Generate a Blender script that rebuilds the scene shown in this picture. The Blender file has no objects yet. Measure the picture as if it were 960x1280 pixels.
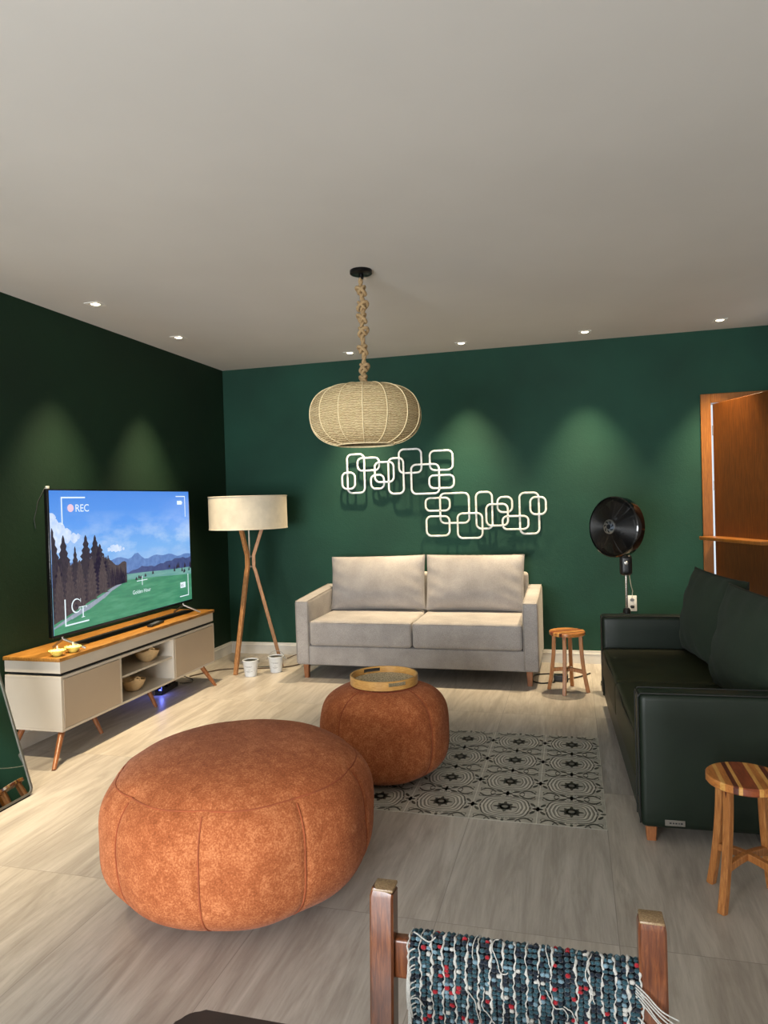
import bpy, bmesh, math, random
from mathutils import Vector, Matrix
R = math.radians
PI = math.pi
rnd = random.Random(7)
C = bpy.context.scene.collection

# ------------------------------------------------------------------ materials
def lin(c):
    f = lambda v: v/12.92 if v <= .04045 else ((v+.055)/1.055)**2.4
    return tuple(f(v/255) for v in c) + (1,)

def new_mat(name):
    m = bpy.data.materials.new(name); m.use_nodes = True
    return m, m.node_tree, m.node_tree.nodes['Principled BSDF']

def coords(nt, scale=(1, 1, 1), kind='Object', rot=(0, 0, 0)):
    t = nt.nodes.new('ShaderNodeTexCoord'); mp = nt.nodes.new('ShaderNodeMapping')
    nt.links.new(t.outputs[kind], mp.inputs['Vector'])
    mp.inputs['Scale'].default_value = scale; mp.inputs['Rotation'].default_value = rot
    return mp.outputs['Vector']

def noise(nt, vec, scale=5, detail=4, rough=.55, dist=0):
    n = nt.nodes.new('ShaderNodeTexNoise'); nt.links.new(vec, n.inputs['Vector'])
    n.inputs['Scale'].default_value = scale; n.inputs['Detail'].default_value = detail
    n.inputs['Roughness'].default_value = rough; n.inputs['Distortion'].default_value = dist
    return n.outputs['Fac']

def ramp(nt, fac, stops):
    r = nt.nodes.new('ShaderNodeValToRGB'); nt.links.new(fac, r.inputs['Fac'])
    e = r.color_ramp.elements
    while len(e) > 1: e.remove(e[-1])
    e[0].position = stops[0][0]; e[0].color = lin(stops[0][1])
    for p, c in stops[1:]:
        x = e.new(p); x.color = lin(c)
    return r.outputs['Color']

def mix(nt, fac, a, b, mode='MIX'):
    m = nt.nodes.new('ShaderNodeMix'); m.data_type = 'RGBA'; m.blend_type = mode
    for sock, v in ((m.inputs[0], fac), (m.inputs[6], a), (m.inputs[7], b)):
        if hasattr(v, 'links') or hasattr(v, 'is_linked'): nt.links.new(v, sock)
        else: sock.default_value = v
    return m.outputs[2]

def mth(nt, op, a, b=None, c=None):
    m = nt.nodes.new('ShaderNodeMath'); m.operation = op
    for i, v in enumerate((a, b, c)):
        if v is None: continue
        if isinstance(v, (int, float)): m.inputs[i].default_value = v
        else: nt.links.new(v, m.inputs[i])
    return m.outputs[0]

def bump(nt, b, h, strength=.3, dist=.002):
    n = nt.nodes.new('ShaderNodeBump'); n.inputs['Strength'].default_value = strength
    n.inputs['Distance'].default_value = dist
    nt.links.new(h, n.inputs['Height']); nt.links.new(n.outputs['Normal'], b.inputs['Normal'])

def plain(name, c, rough=.5, metal=0, var=.08, vscale=12, bstr=0, bscale=200, coat=0, sheen=0, spec=None):
    m, nt, b = new_mat(name)
    v = coords(nt)
    f = noise(nt, v, vscale, 3)
    lo = tuple(max(0, x*(1-var)) for x in c); hi = tuple(min(255, x*(1+var)) for x in c)
    nt.links.new(ramp(nt, f, [(.3, lo), (.7, hi)]), b.inputs['Base Color'])
    b.inputs['Roughness'].default_value = rough; b.inputs['Metallic'].default_value = metal
    if coat: b.inputs['Coat Weight'].default_value = coat; b.inputs['Coat Roughness'].default_value = .1
    if sheen: b.inputs['Sheen Weight'].default_value = sheen; b.inputs['Sheen Roughness'].default_value = .5
    if spec is not None: b.inputs['Specular IOR Level'].default_value = spec
    if bstr: bump(nt, b, noise(nt, v, bscale, 3), bstr, .002)
    return m

def emis(name, c, s=1.0):
    m, nt, b = new_mat(name)
    b.inputs['Base Color'].default_value = (0, 0, 0, 1)
    b.inputs['Emission Color'].default_value = lin(c); b.inputs['Emission Strength'].default_value = s
    b.inputs['Roughness'].default_value = .4
    return m

def wood(name, a, b_, c, scale=(1, 1, 1), rough=.4, coat=.2, streak=1.0):
    m, nt, b = new_mat(name)
    v = coords(nt, scale)
    f = noise(nt, v, 6*streak, 6, .6, .6)
    nt.links.new(ramp(nt, f, [(.25, a), (.5, b_), (.72, c)]), b.inputs['Base Color'])
    b.inputs['Roughness'].default_value = rough; b.inputs['Coat Weight'].default_value = coat
    b.inputs['Coat Roughness'].default_value = .25
    bump(nt, b, f, .15, .001)
    return m

def fabric(name, c, var=.12, weave=900, rough=.95, sheen=.2, bstr=.5):
    m, nt, b = new_mat(name)
    v = coords(nt)
    f1 = noise(nt, v, weave*.35, 2, .7)
    f2 = noise(nt, v, 6, 3)
    lo = tuple(x*(1-var*1.4) for x in c); hi = tuple(min(255, x*(1+var)) for x in c)
    c1 = ramp(nt, f1, [(.3, lo), (.7, hi)])
    c2 = ramp(nt, f2, [(.3, (225, 225, 225)), (.7, (255, 255, 255))])
    nt.links.new(mix(nt, 1.0, c1, c2, 'MULTIPLY'), b.inputs['Base Color'])
    b.inputs['Roughness'].default_value = rough; b.inputs['Sheen Weight'].default_value = sheen
    b.inputs['Specular IOR Level'].default_value = .2
    bump(nt, b, f1, bstr, .0015)
    return m

def suede(name):
    m, nt, b = new_mat(name)
    v = coords(nt)
    fine = noise(nt, v, 170, 4, .75); mid = noise(nt, v, 26, 5, .7, .5); big = noise(nt, v, 5, 3)
    s = mth(nt, 'MULTIPLY', fine, .55); s = mth(nt, 'ADD', s, mth(nt, 'MULTIPLY', mid, .28)); s = mth(nt, 'ADD', s, mth(nt, 'MULTIPLY', big, .17))
    nt.links.new(ramp(nt, s, [(.38, (132, 70, 38)), (.50, (164, 92, 54)), (.61, (202, 130, 86))]), b.inputs['Base Color'])
    b.inputs['Roughness'].default_value = .95; b.inputs['Sheen Weight'].default_value = .06
    b.inputs['Sheen Roughness'].default_value = .4; b.inputs['Specular IOR Level'].default_value = .2
    bump(nt, b, fine, .35, .002)
    return m

def floor_mat():
    m, nt, b = new_mat('travertine_tile')
    g = nt.nodes.new('ShaderNodeNewGeometry'); sp = nt.nodes.new('ShaderNodeSeparateXYZ')
    nt.links.new(g.outputs['Position'], sp.inputs[0])
    X, Y = sp.outputs[0], sp.outputs[1]
    W = .60; L = 1.20
    u = mth(nt, 'DIVIDE', mth(nt, 'SUBTRACT', X, .11-6), W)
    col = mth(nt, 'FLOOR', u)
    fx = mth(nt, 'FRACT', u)
    w = mth(nt, 'DIVIDE', mth(nt, 'SUBTRACT', Y, 2.35-12), L)
    row = mth(nt, 'FLOOR', w); fy = mth(nt, 'FRACT', w)
    def edge(f, size, half=.0014):
        d = mth(nt, 'MULTIPLY', mth(nt, 'MINIMUM', f, mth(nt, 'SUBTRACT', 1.0, f)), size)
        return mth(nt, 'LESS_THAN', d, half)
    grout = mth(nt, 'MAXIMUM', edge(fx, W), edge(fy, L))
    rnd_ = nt.nodes.new('ShaderNodeTexWhiteNoise'); cb = nt.nodes.new('ShaderNodeCombineXYZ')
    nt.links.new(col, cb.inputs[0]); nt.links.new(row, cb.inputs[1]); nt.links.new(cb.outputs[0], rnd_.inputs['Vector'])
    vv = nt.nodes.new('ShaderNodeCombineXYZ')
    nt.links.new(mth(nt, 'MULTIPLY', X, 7.0), vv.inputs[0]); nt.links.new(mth(nt, 'MULTIPLY', Y, .85), vv.inputs[1])
    nt.links.new(mth(nt, 'MULTIPLY', rnd_.outputs['Value'], 37.0), vv.inputs[2])
    s1 = noise(nt, vv.outputs[0], 1.6, 9, .66, 1.1)
    vv2 = nt.nodes.new('ShaderNodeCombineXYZ')
    nt.links.new(mth(nt, 'MULTIPLY', X, 60.0), vv2.inputs[0]); nt.links.new(mth(nt, 'MULTIPLY', Y, 4.0), vv2.inputs[1])
    s2 = noise(nt, vv2.outputs[0], 1.2, 5, .7, .3)
    s = mth(nt, 'ADD', mth(nt, 'MULTIPLY', s1, .72), mth(nt, 'MULTIPLY', s2, .28))
    c = ramp(nt, s, [(.30, (142, 135, 127)), (.45, (165, 158, 149)), (.55, (180, 174, 165)), (.70, (198, 192, 184))])
    tone = ramp(nt, rnd_.outputs['Value'], [(0, (238, 238, 240)), (1, (255, 253, 250))])
    c = mix(nt, 1.0, c, tone, 'MULTIPLY')
    c = mix(nt, grout, c, lin((138, 132, 124)))
    nt.links.new(c, b.inputs['Base Color'])
    b.inputs['Roughness'].default_value = .42
    bump(nt, b, mth(nt, 'SUBTRACT', s, mth(nt, 'MULTIPLY', grout, .6)), .12, .002)
    return m

def wall_mat(name, c):
    m, nt, b = new_mat(name)
    v = coords(nt)
    f = noise(nt, v, 90, 5, .6); g = noise(nt, v, 1.3, 3)
    lo = tuple(x*.9 for x in c); hi = tuple(x*1.1 for x in c)
    nt.links.new(ramp(nt, g, [(.3, lo), (.7, hi)]), b.inputs['Base Color'])
    b.inputs['Roughness'].default_value = .75
    b.inputs['Specular IOR Level'].default_value = .3
    f2 = noise(nt, v, 28, 4, .6)
    bump(nt, b, mth(nt, 'ADD', f, f2), .28, .004)
    return m

M = {}
M['floor'] = floor_mat()
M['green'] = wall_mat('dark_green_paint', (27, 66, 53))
M['green_shaded'] = wall_mat('dark_green_paint_shaded', (17, 44, 28))  # same green paint, with the left wall's dimmer light put into the colour
M['ceil'] = plain('ceiling_paint', (205, 202, 197), .85, var=.015, vscale=1.2)
M['offwall'] = plain('pale_wall_paint', (200, 192, 180), .85, var=.02, vscale=1)
M['white'] = plain('white_trim_paint', (226, 224, 218), .4, var=.02)
M['suede'] = suede('rust_suede')
M['suede_seam'] = plain('rust_suede_seam', (150, 76, 42), .9, bstr=.2)
M['beige'] = fabric('beige_linen', (172, 166, 162), .12)
M['beige_pipe'] = plain('beige_piping', (150, 144, 138), .9)
M['leather'] = plain('dark_green_leather', (23, 33, 24), .42, var=.1, vscale=5, bstr=.1, bscale=260, spec=.28)
M['leather_pipe'] = plain('dark_green_piping', (12, 16, 12), .5)
M['oliveseat'] = plain('olive_green_leather', (44, 46, 27), .5, var=.1, vscale=5, bstr=.1, bscale=260, spec=.25)
M['greenfab'] = fabric('dark_green_cloth', (46, 58, 46), .12, weave=1200, sheen=.02, bstr=.3)
M['legwood'] = wood('orange_leg_wood', (112, 66, 36), (144, 88, 50), (168, 110, 66), (18, 18, 2))
M['lampwood'] = wood('lamp_leg_wood', (122, 80, 48), (162, 114, 70), (196, 148, 98), (20, 20, 2))
M['topwood'] = wood('tv_stand_top_wood', (112, 72, 24), (158, 108, 44), (196, 146, 74), (26, 1.5, 8), .35, .3)
M['offwhite'] = plain('off_white_lacquer', (205, 196, 182), .28, var=.015, vscale=2, coat=.3)
M['doorlac'] = plain('cabinet_door_lacquer', (184, 166, 144), .4, var=.015, vscale=2)
M['blackgap'] = plain('black_gap', (12, 11, 10), .6)  # near-black of the stand's gap and top strip
M['shade'] = fabric('cream_lamp_shade', (226, 215, 192), .02, weave=700, bstr=.1)
M['black'] = plain('black_plastic', (12, 12, 13), .38, bstr=0)
M['blackgloss'] = plain('glossy_black_plastic', (9, 9, 10), .12, coat=.5)
M['blackmetal'] = plain('black_metal', (16, 16, 17), .35, metal=.6)
M['silver'] = plain('brushed_silver', (170, 168, 162), .3, metal=.9, var=.04)
M['chrome'] = plain('chrome_tube', (200, 198, 190), .18, metal=1, var=.02)
M['artwhite'] = plain('whitewashed_silver_ring', (240, 246, 246), .4, metal=.0, var=.1, vscale=30)
M['artgold'] = plain('champagne_silver_ring', (240, 240, 220), .38, metal=.0, var=.14, vscale=24)
M['doorwood'] = wood('red_brown_door_wood', (70, 36, 10), (98, 52, 14), (124, 70, 22), (26, 26, 1.2), .35, .3)
M['framewood'] = wood('orange_door_frame_wood', (118, 68, 20), (142, 86, 28), (164, 106, 42), (22, 22, 1.5), .35, .35)
M['chairwood'] = wood('chair_red_brown_wood', (66, 32, 14), (96, 50, 24), (124, 72, 38), (40, 40, 4), .3, .4)
M['chairtop'] = wood('worn_post_end', (96, 70, 44), (134, 108, 76), (160, 138, 104), (60, 60, 60), .45, .2)
M['darktable'] = plain('dark_brown_table', (44, 27, 22), .35, var=.12, coat=.2)
M['tan'] = plain('pale_bamboo', (196, 166, 122), .45, var=.06, vscale=30)
M['bamboo'] = wood('bamboo_tray', (176, 124, 58), (200, 150, 80), (216, 170, 100), (6, 6, 30), .4, .3)
M['mirror'] = plain('mirror_silver', (215, 222, 218), .015, metal=1, var=.005)
M['bucket'] = plain('white_enamel_bucket', (222, 226, 228), .35, var=.03)
M['grey'] = plain('grey_print', (120, 124, 130), .6)
M['darkgrey'] = plain('dark_grey', (52, 54, 56), .5)
M['soil'] = plain('dark_bucket_inside', (70, 72, 70), .35, metal=.5)
M['candle'] = plain('yellow_candle_wax', (236, 218, 110), .35, var=.05, vscale=60)
M['candledish'] = plain('cream_candle_dish', (236, 228, 190), .3, var=.03)
M['wick'] = plain('white_wick', (240, 236, 226), .6)
M['cablewhite'] = plain('white_cable', (205, 205, 198), .4)
M['cableblack'] = plain('black_cable', (22, 20, 18), .4)
M['cablebrown'] = plain('brown_cable', (78, 62, 46), .5)
M['led'] = emis('blue_led', (60, 70, 255), 14)
M['lens'] = emis('warm_downlight_lens', (255, 238, 200), 9)
M['grout'] = plain('inlay_grout', (168, 164, 152), .6)
M['inA'] = plain('inlay_base', (168, 165, 154), .5, var=.08, vscale=20)
M['inB'] = plain('inlay_dark', (76, 75, 69), .5, var=.2, vscale=40)
M['inC'] = plain('inlay_mid', (118, 116, 107), .5, var=.1, vscale=40)
M['inD'] = plain('inlay_light', (208, 205, 194), .5, var=.04, vscale=40)
M['yteal'] = fabric('teal_rag_yarn', (44, 74, 84), .3, weave=1500, bstr=.6)
M['ynavy'] = fabric('navy_rag_yarn', (24, 34, 46), .3, weave=1500, bstr=.6)
M['ywhite'] = fabric('white_rag_yarn', (190, 188, 182), .1, weave=1500, bstr=.6)
M['yblue'] = fabric('pale_blue_rag_yarn', (112, 140, 154), .15, weave=1500, bstr=.6)
M['yred'] = fabric('red_rag_yarn', (158, 34, 44), .15, weave=1500, bstr=.6)
stripe_cols = [((150, 84, 34), (188, 118, 56), (206, 140, 76)), ((196, 134, 62), (216, 160, 84), (230, 180, 106)),
               ((66, 24, 12), (92, 36, 18), (112, 50, 26)), ((110, 50, 24), (138, 66, 34), (158, 84, 46))]
for i, s in enumerate(stripe_cols): M['st%d' % i] = wood('stool_strip_%d' % i, *s, (14, 3, 14), .32, .35)
M['stoolleg'] = wood('stool_leg_wood', (134, 80, 38), (168, 108, 56), (194, 136, 78), (22, 22, 2.5), .35, .3)

def rope_mat(name, a, b_, c, zs=260):
    m, nt, b = new_mat(name)
    v = coords(nt)
    w = nt.nodes.new('ShaderNodeTexWave'); w.wave_type = 'BANDS'; w.bands_direction = 'Z'
    nt.links.new(v, w.inputs['Vector']); w.inputs['Scale'].default_value = zs/6.28; w.inputs['Distortion'].default_value = 3
    w.inputs['Detail'].default_value = 3; w.inputs['Detail Scale'].default_value = 2
    v2 = coords(nt, (60, 60, 240)); n = noise(nt, v2, 1, 4, .7)
    s = mth(nt, 'ADD', mth(nt, 'MULTIPLY', w.outputs['Fac'], .5), mth(nt, 'MULTIPLY', n, .5))
    nt.links.new(ramp(nt, s, [(.25, a), (.5, b_), (.75, c)]), b.inputs['Base Color'])
    b.inputs['Roughness'].default_value = .85
    bump(nt, b, s, .8, .004)
    return m
M['rope'] = rope_mat('jute_rope', (128, 100, 64), (178, 146, 102), (212, 184, 140), 500)
M['weave'] = rope_mat('woven_jute_shade', (124, 98, 58), (196, 170, 120), (236, 218, 174), 240)
M['rib'] = plain('pale_shade_rib', (238, 220, 176), .8, var=.06, vscale=60)
def weave_flat():
    m, nt, b = new_mat('woven_tray_bottom')
    v = coords(nt, (1, 1, 1))
    ch = nt.nodes.new('ShaderNodeTexVoronoi'); nt.links.new(v, ch.inputs['Vector']); ch.inputs['Scale'].default_value = 130
    nt.links.new(ramp(nt, ch.outputs['Distance'], [(.1, (228, 216, 188)), (.5, (200, 184, 150)), (.85, (110, 96, 70))]), b.inputs['Base Color'])
    b.inputs['Roughness'].default_value = .8
    bump(nt, b, ch.outputs['Distance'], .6, .003)
    return m
M['trayweave'] = weave_flat()

# ------------------------------------------------------------------ mesh helpers
def merge(bm, tmp, mi=0, mat=None):
    mp = {}
    for v in tmp.verts:
        mp[v] = bm.verts.new(mat @ v.co if mat else v.co)
    for f in tmp.faces:
        try:
            nf = bm.faces.new([mp[v] for v in f.verts]); nf.material_index = mi if mi is not None else f.material_index
        except ValueError: pass
    tmp.free()

def box(bm, x0, x1, y0, y1, z0, z1, r=0, seg=2, mi=0, mat=None):
    t = bmesh.new(); bmesh.ops.create_cube(t, size=1)
    for v in t.verts:
        v.co = Vector((x0+(v.co.x+.5)*(x1-x0), y0+(v.co.y+.5)*(y1-y0), z0+(v.co.z+.5)*(z1-z0)))
    if r: bmesh.ops.bevel(t, geom=t.edges[:], offset=r, segments=seg, profile=.5, affect='EDGES')
    merge(bm, t, mi, mat)

def cush(bm, c, h, r, crown=(0, 0, 0), n=8, mi=0, mat=None, wr=0, seed=0):
    """box with soft rounded edges and crowned faces"""
    def stops(a):
        rr = min(r, a*.98)
        e = [a, a-.1*rr, a-.3*rr, a-.6*rr, a-rr]
        ins = [-(a-rr)+2*(a-rr)*i/n for i in range(1, n)]
        return [-x for x in e] + ins + e[::-1]
    S = [stops(a) for a in h]; N = [len(s) for s in S]
    rg = random.Random(seed); ph = [rg.uniform(0, 6.28) for _ in range(6)]
    vs = {}
    def V(i, j, k):
        key = (i, j, k)
        if key not in vs:
            p = Vector((S[0][i], S[1][j], S[2][k])); q = Vector()
            for a in range(3):
                rr = min(r, h[a]*.98); q[a] = max(-(h[a]-rr), min(h[a]-rr, p[a]))
            d = p-q
            if d.length > 1e-9:
                rr = min(r, min(h)*.98)
                d = d.normalized()*rr if d.length > rr else d
            # project on rounded surface
            p2 = q + (d.normalized()*min(r, min(h)*.98) if d.length > 1e-9 else Vector())
            x, y, z = (p2[a]/h[a] for a in range(3))
            for a, (s, t) in enumerate(((y, z), (x, z), (x, y))):
                if abs(p2[a]) > h[a]*.6:
                    p2[a] += math.copysign(crown[a]*max(0, 1-s*s)*max(0, 1-t*t), p2[a])
            if wr:
                w = wr*(math.sin(9*x+ph[0]+4*z)*math.sin(7*y+ph[1]) + .6*math.sin(17*x*z+ph[2]+6*y))
                p2 += Vector((x, y, z))*w
            p2 += Vector(c)
            vs[key] = bm.verts.new(mat @ p2 if mat else p2)
        return vs[key]
    def F(a):
        try:
            f = bm.faces.new(a); f.material_index = mi
        except ValueError: pass
    X, Y, Z = N[0]-1, N[1]-1, N[2]-1
    for i in range(X):
        for j in range(Y):
            F([V(i, j, Z), V(i+1, j, Z), V(i+1, j+1, Z), V(i, j+1, Z)]); F([V(i, j+1, 0), V(i+1, j+1, 0), V(i+1, j, 0), V(i, j, 0)])
    for i in range(X):
        for k in range(Z):
            F([V(i, 0, k), V(i+1, 0, k), V(i+1, 0, k+1), V(i, 0, k+1)]); F([V(i, Y, k+1), V(i+1, Y, k+1), V(i+1, Y, k), V(i, Y, k)])
    for j in range(Y):
        for k in range(Z):
            F([V(0, j, k+1), V(0, j+1, k+1), V(0, j+1, k), V(0, j, k)]); F([V(X, j, k), V(X, j+1, k), V(X, j+1, k+1), V(X, j, k+1)])

def pillow(bm, w, h, t, mat, seed=0, n=36, pinch=.035, sag=.0, wrk=.006, p=2.4, mi=0):
    """pillow in local XZ plane, thickness along Y"""
    rg = random.Random(seed); ph = [rg.uniform(0, 6.28) for _ in range(8)]
    rows = {}
    for side in (-1, 1):
        for i in range(n+1):
            for j in range(n+1):
                u = math.sin(PI/2*(-1+2*i/n)); v = math.sin(PI/2*(-1+2*j/n))
                if side == 1 and (i in (0, n) or j in (0, n)):
                    rows[side, i, j] = rows[-1, i, j]; continue
                eu, ev = max(0, 1-abs(u)**p), max(0, 1-abs(v)**p)
                th = t/2*(eu**.5)*(ev**.5)
                x = u*w/2*(1-pinch*ev); z = v*h/2*(1-pinch*eu)
                th *= 1-.16*v*(1-.3*abs(v))
                cr = wrk*(math.sin(14*u+ph[0]+6*v)*max(0, abs(v)-.35) + math.sin(12*v+ph[1]+9*u)*max(0, abs(u)-.45) + .35*math.sin(5*u*v+ph[2]))
                y = side*(th+cr*(eu*ev)**.3)
                z -= sag*ev*0
                rows[side, i, j] = bm.verts.new(mat @ Vector((x, y, z)))
    for side in (-1, 1):
        for i in range(n):
            for j in range(n):
                q = [rows[side, i, j], rows[side, i+1, j], rows[side, i+1, j+1], rows[side, i, j+1]]
                if side == 1: q.reverse()
                try:
                    f = bm.faces.new(q); f.material_index = mi
                except ValueError: pass

def pillow_edge(w, h, mat, pinch=.035, p=2.4, n=40):
    pts = []
    for s in range(4):
        for i in range(n):
            a = math.sin(PI/2*(-1+2*i/n))
            u, v = [(a, -1), (1, a), (-a, 1), (-1, -a)][s]
            eu, ev = max(0, 1-abs(u)**p), max(0, 1-abs(v)**p)
            pts.append(mat @ Vector((u*w/2*(1-pinch*ev), 0, v*h/2*(1-pinch*eu))))
    return pts

def lathe(bm, prof, seg=48, c=(0, 0, 0), mi=0, mat=None, closed=False):
    rings = []
    for r, z in prof:
        if r < 1e-6:
            p = Vector((c[0], c[1], c[2]+z)); rings.append([bm.verts.new(mat @ p if mat else p)])
        else:
            ring = []
            for i in range(seg):
                a = 2*PI*i/seg; p = Vector((c[0]+r*math.cos(a), c[1]+r*math.sin(a), c[2]+z))
                ring.append(bm.verts.new(mat @ p if mat else p))
            rings.append(ring)
    prs = list(zip(rings, rings[1:])) + ([(rings[-1], rings[0])] if closed else [])
    for a, b in prs:
        for i in range(seg):
            j = (i+1) % seg
            if len(a) == 1 and len(b) == 1: break
            q = [a[0], b[j], b[i]] if len(a) == 1 else [a[i], a[j], b[0]] if len(b) == 1 else [a[i], a[j], b[j], b[i]]
            try:
                f = bm.faces.new(q); f.material_index = mi
            except ValueError: pass

def frames(pts, closed=False):
    pts = [Vector(p) for p in pts]; n = len(pts); T = []
    for i in range(n):
        a = pts[(i-1) % n] if (closed or i > 0) else pts[i]; b = pts[(i+1) % n] if (closed or i < n-1) else pts[i]
        T.append((b-a).normalized())
    N = []; t = T[0]
    u = Vector((0, 0, 1)) if abs(t.z) < .9 else Vector((1, 0, 0))
    nrm = (u - t*u.dot(t)).normalized()
    for t in T:
        nrm = (nrm - t*nrm.dot(t))
        nrm = nrm.normalized() if nrm.length > 1e-6 else t.orthogonal().normalized()
        N.append(nrm)
    return pts, T, N

def tube(bm, pts, r, seg=8, mi=0, closed=False, mat=None):
    if mat: pts = [mat @ Vector(p) for p in pts]
    pts, T, N = frames(pts, closed); n = len(pts)
    rs = r if isinstance(r, (list, tuple)) else [r]*n
    rings = []
    for p, t, nn, rr in zip(pts, T, N, rs):
        b = t.cross(nn)
        rings.append([bm.verts.new(p + nn*rr*math.cos(2*PI*k/seg) + b*rr*math.sin(2*PI*k/seg)) for k in range(seg)])
    m = n if closed else n-1
    for i in range(m):
        a, b = rings[i], rings[(i+1) % n]
        for k in range(seg):
            f = bm.faces.new([a[k], a[(k+1) % seg], b[(k+1) % seg], b[k]]); f.material_index = mi
    if not closed:
        for q in (rings[0][::-1], rings[-1]):
            f = bm.faces.new(q); f.material_index = mi

def bar(bm, pts, w, d, side, mi=0, ws=None):
    """rectangular section swept along pts; 'side' is the width direction"""
    pts = [Vector(p) for p in pts]; side = Vector(side).normalized(); rings = []
    n = len(pts)
    for i, p in enumerate(pts):
        t = (pts[min(i+1, n-1)]-pts[max(i-1, 0)]).normalized()
        s = (side - t*side.dot(t)).normalized(); u = t.cross(s).normalized()
        k = ws[i] if ws else 1
        ch = .18
        cs = []
        for a, b in ((1, 1-ch), (1-ch, 1), (-1+ch, 1), (-1, 1-ch), (-1, -1+ch), (-1+ch, -1), (1-ch, -1), (1, -1+ch)):
            cs.append(bm.verts.new(p + s*w/2*k*a + u*d/2*k*b))
        rings.append(cs)
    for a, b in zip(rings, rings[1:]):
        for k in range(8):
            f = bm.faces.new([a[k], a[(k+1) % 8], b[(k+1) % 8], b[k]]); f.material_index = mi
    for q in (rings[0][::-1], rings[-1]):
        f = bm.faces.new(q); f.material_index = mi

def poly(bm, pts, mi=0):
    f = bm.faces.new([bm.verts.new(Vector(p)) for p in pts]); f.material_index = mi
    return f

def obj(name, bm, mats, parent=None, smooth=38, loc=None):
    bmesh.ops.recalc_face_normals(bm, faces=bm.faces[:])
    me = bpy.data.meshes.new(name); bm.to_mesh(me); bm.free()
    for m in (mats if isinstance(mats, (list, tuple)) else [mats]): me.materials.append(M[m] if isinstance(m, str) else m)
    if smooth:
        me.polygons.foreach_set('use_smooth', [True]*len(me.polygons)); me.set_sharp_from_angle(angle=R(smooth))
    o = bpy.data.objects.new(name, me); C.objects.link(o)
    if parent: o.parent = parent
    if loc: o.location = loc
    return o

def tag(o, label, cat, group=None, kind=None):
    o['label'] = label; o['category'] = cat
    if group: o['group'] = group
    if kind: o['kind'] = kind
    return o

def thing(name, label, cat, loc=(0, 0, 0), rz=0, group=None):
    o = bpy.data.objects.new(name, None); C.objects.link(o); o.location = loc; o.rotation_euler = (0, 0, rz)
    return tag(o, label, cat, group)

def struct(name, bm, mats, parent=None, smooth=None, kind=True):
    o = obj(name, bm, mats, parent, smooth)
    if parent is None and kind: o['kind'] = 'structure'
    return o

def copy_tree(o, parent=None):
    c = o.copy(); C.objects.link(c); c.parent = parent
    for ch in [x for x in bpy.data.objects if x.parent == o]:
        if ch is not c: copy_tree(ch, c)
    return c

def add_text(bm, s, size, mat, mi=0, xs=1):
    cu = bpy.data.curves.new('t', 'FONT'); cu.body = s; cu.size = size; cu.align_x = 'LEFT'
    to = bpy.data.objects.new('t', cu); C.objects.link(to)
    bpy.context.view_layer.update()
    me = bpy.data.meshes.new_from_object(to.evaluated_get(bpy.context.evaluated_depsgraph_get()))
    t = bmesh.new(); t.from_mesh(me)
    for v in t.verts: v.co.x *= xs
    merge(bm, t, mi, mat)
    bpy.data.objects.remove(to); bpy.data.curves.remove(cu); bpy.data.meshes.remove(me)

# ------------------------------------------------------------------ room
XL, XR, YB, YF, H = -3.293, 2.35, 6.291, -2.6, 2.773
bm = bmesh.new(); box(bm, XL-.15, XR+.15, YF-.15, YB+.15, -.12, 0); struct('floor', bm, 'floor')
bm = bmesh.new(); box(bm, XL-.15, XR+.15, YF-.15, YB+.15, H, H+.12); struct('ceiling', bm, 'ceil')
bm = bmesh.new(); box(bm, XL-.15, XL, YF-.15, YB, 0, H); struct('wall_left', bm, 'green_shaded')
bm = bmesh.new(); box(bm, XR, XR+.15, YF-.15, YB+.15, 0, H); struct('wall_right', bm, 'offwall')
DX0, DX1, DZ = 1.10, 1.92, 2.178      # door opening
bm = bmesh.new()
box(bm, XL-.15, DX0, YB, YB+.15, 0, H); box(bm, DX1, XR, YB, YB+.15, 0, H); box(bm, DX0, DX1, YB, YB+.15, DZ, H)
struct('wall_back', bm, 'green')
bm = bmesh.new()
box(bm, XL, -3.1, YF-.15, YF, 0, H); box(bm, -.1, XR, YF-.15, YF, 0, H); box(bm, -3.1, -.1, YF-.15, YF, 2.35, H)
struct('wall_front', bm, 'offwall')
# glass doors frame behind the viewer
bm = bmesh.new()
for x in (-3.1, -2.1, -1.15, -.15): box(bm, x, x+.05, YF-.10, YF-.05, 0, 2.35)
box(bm, -3.1, -.1, YF-.10, YF-.05, 2.3, 2.35); box(bm, -3.1, -.1, YF-.10, YF-.05, 0, .05)
struct('window_1', bm, 'blackmetal')

def baseboard(name, x0, x1, y0, y1):
    bm = bmesh.new()
    if x1-x0 > y1-y0:
        box(bm, x0, x1, y0, y1, 0, .085); box(bm, x0, x1, y0+.005, y1, .085, .111)
        box(bm, x0, x1, y0-.002, y1, .082, .088)
    else:
        box(bm, x0, x1, y0, y1, 0, .085); box(bm, x0, x1-.005, y0, y1, .085, .111); box(bm, x0, x1+.002, y0, y1, .082, .088)
    struct(name, bm, 'white')
baseboard('baseboard_back', XL+.016, 1.03, YB-.016, YB)
baseboard('baseboard_left', XL, XL+.016, YF, YB)

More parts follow.
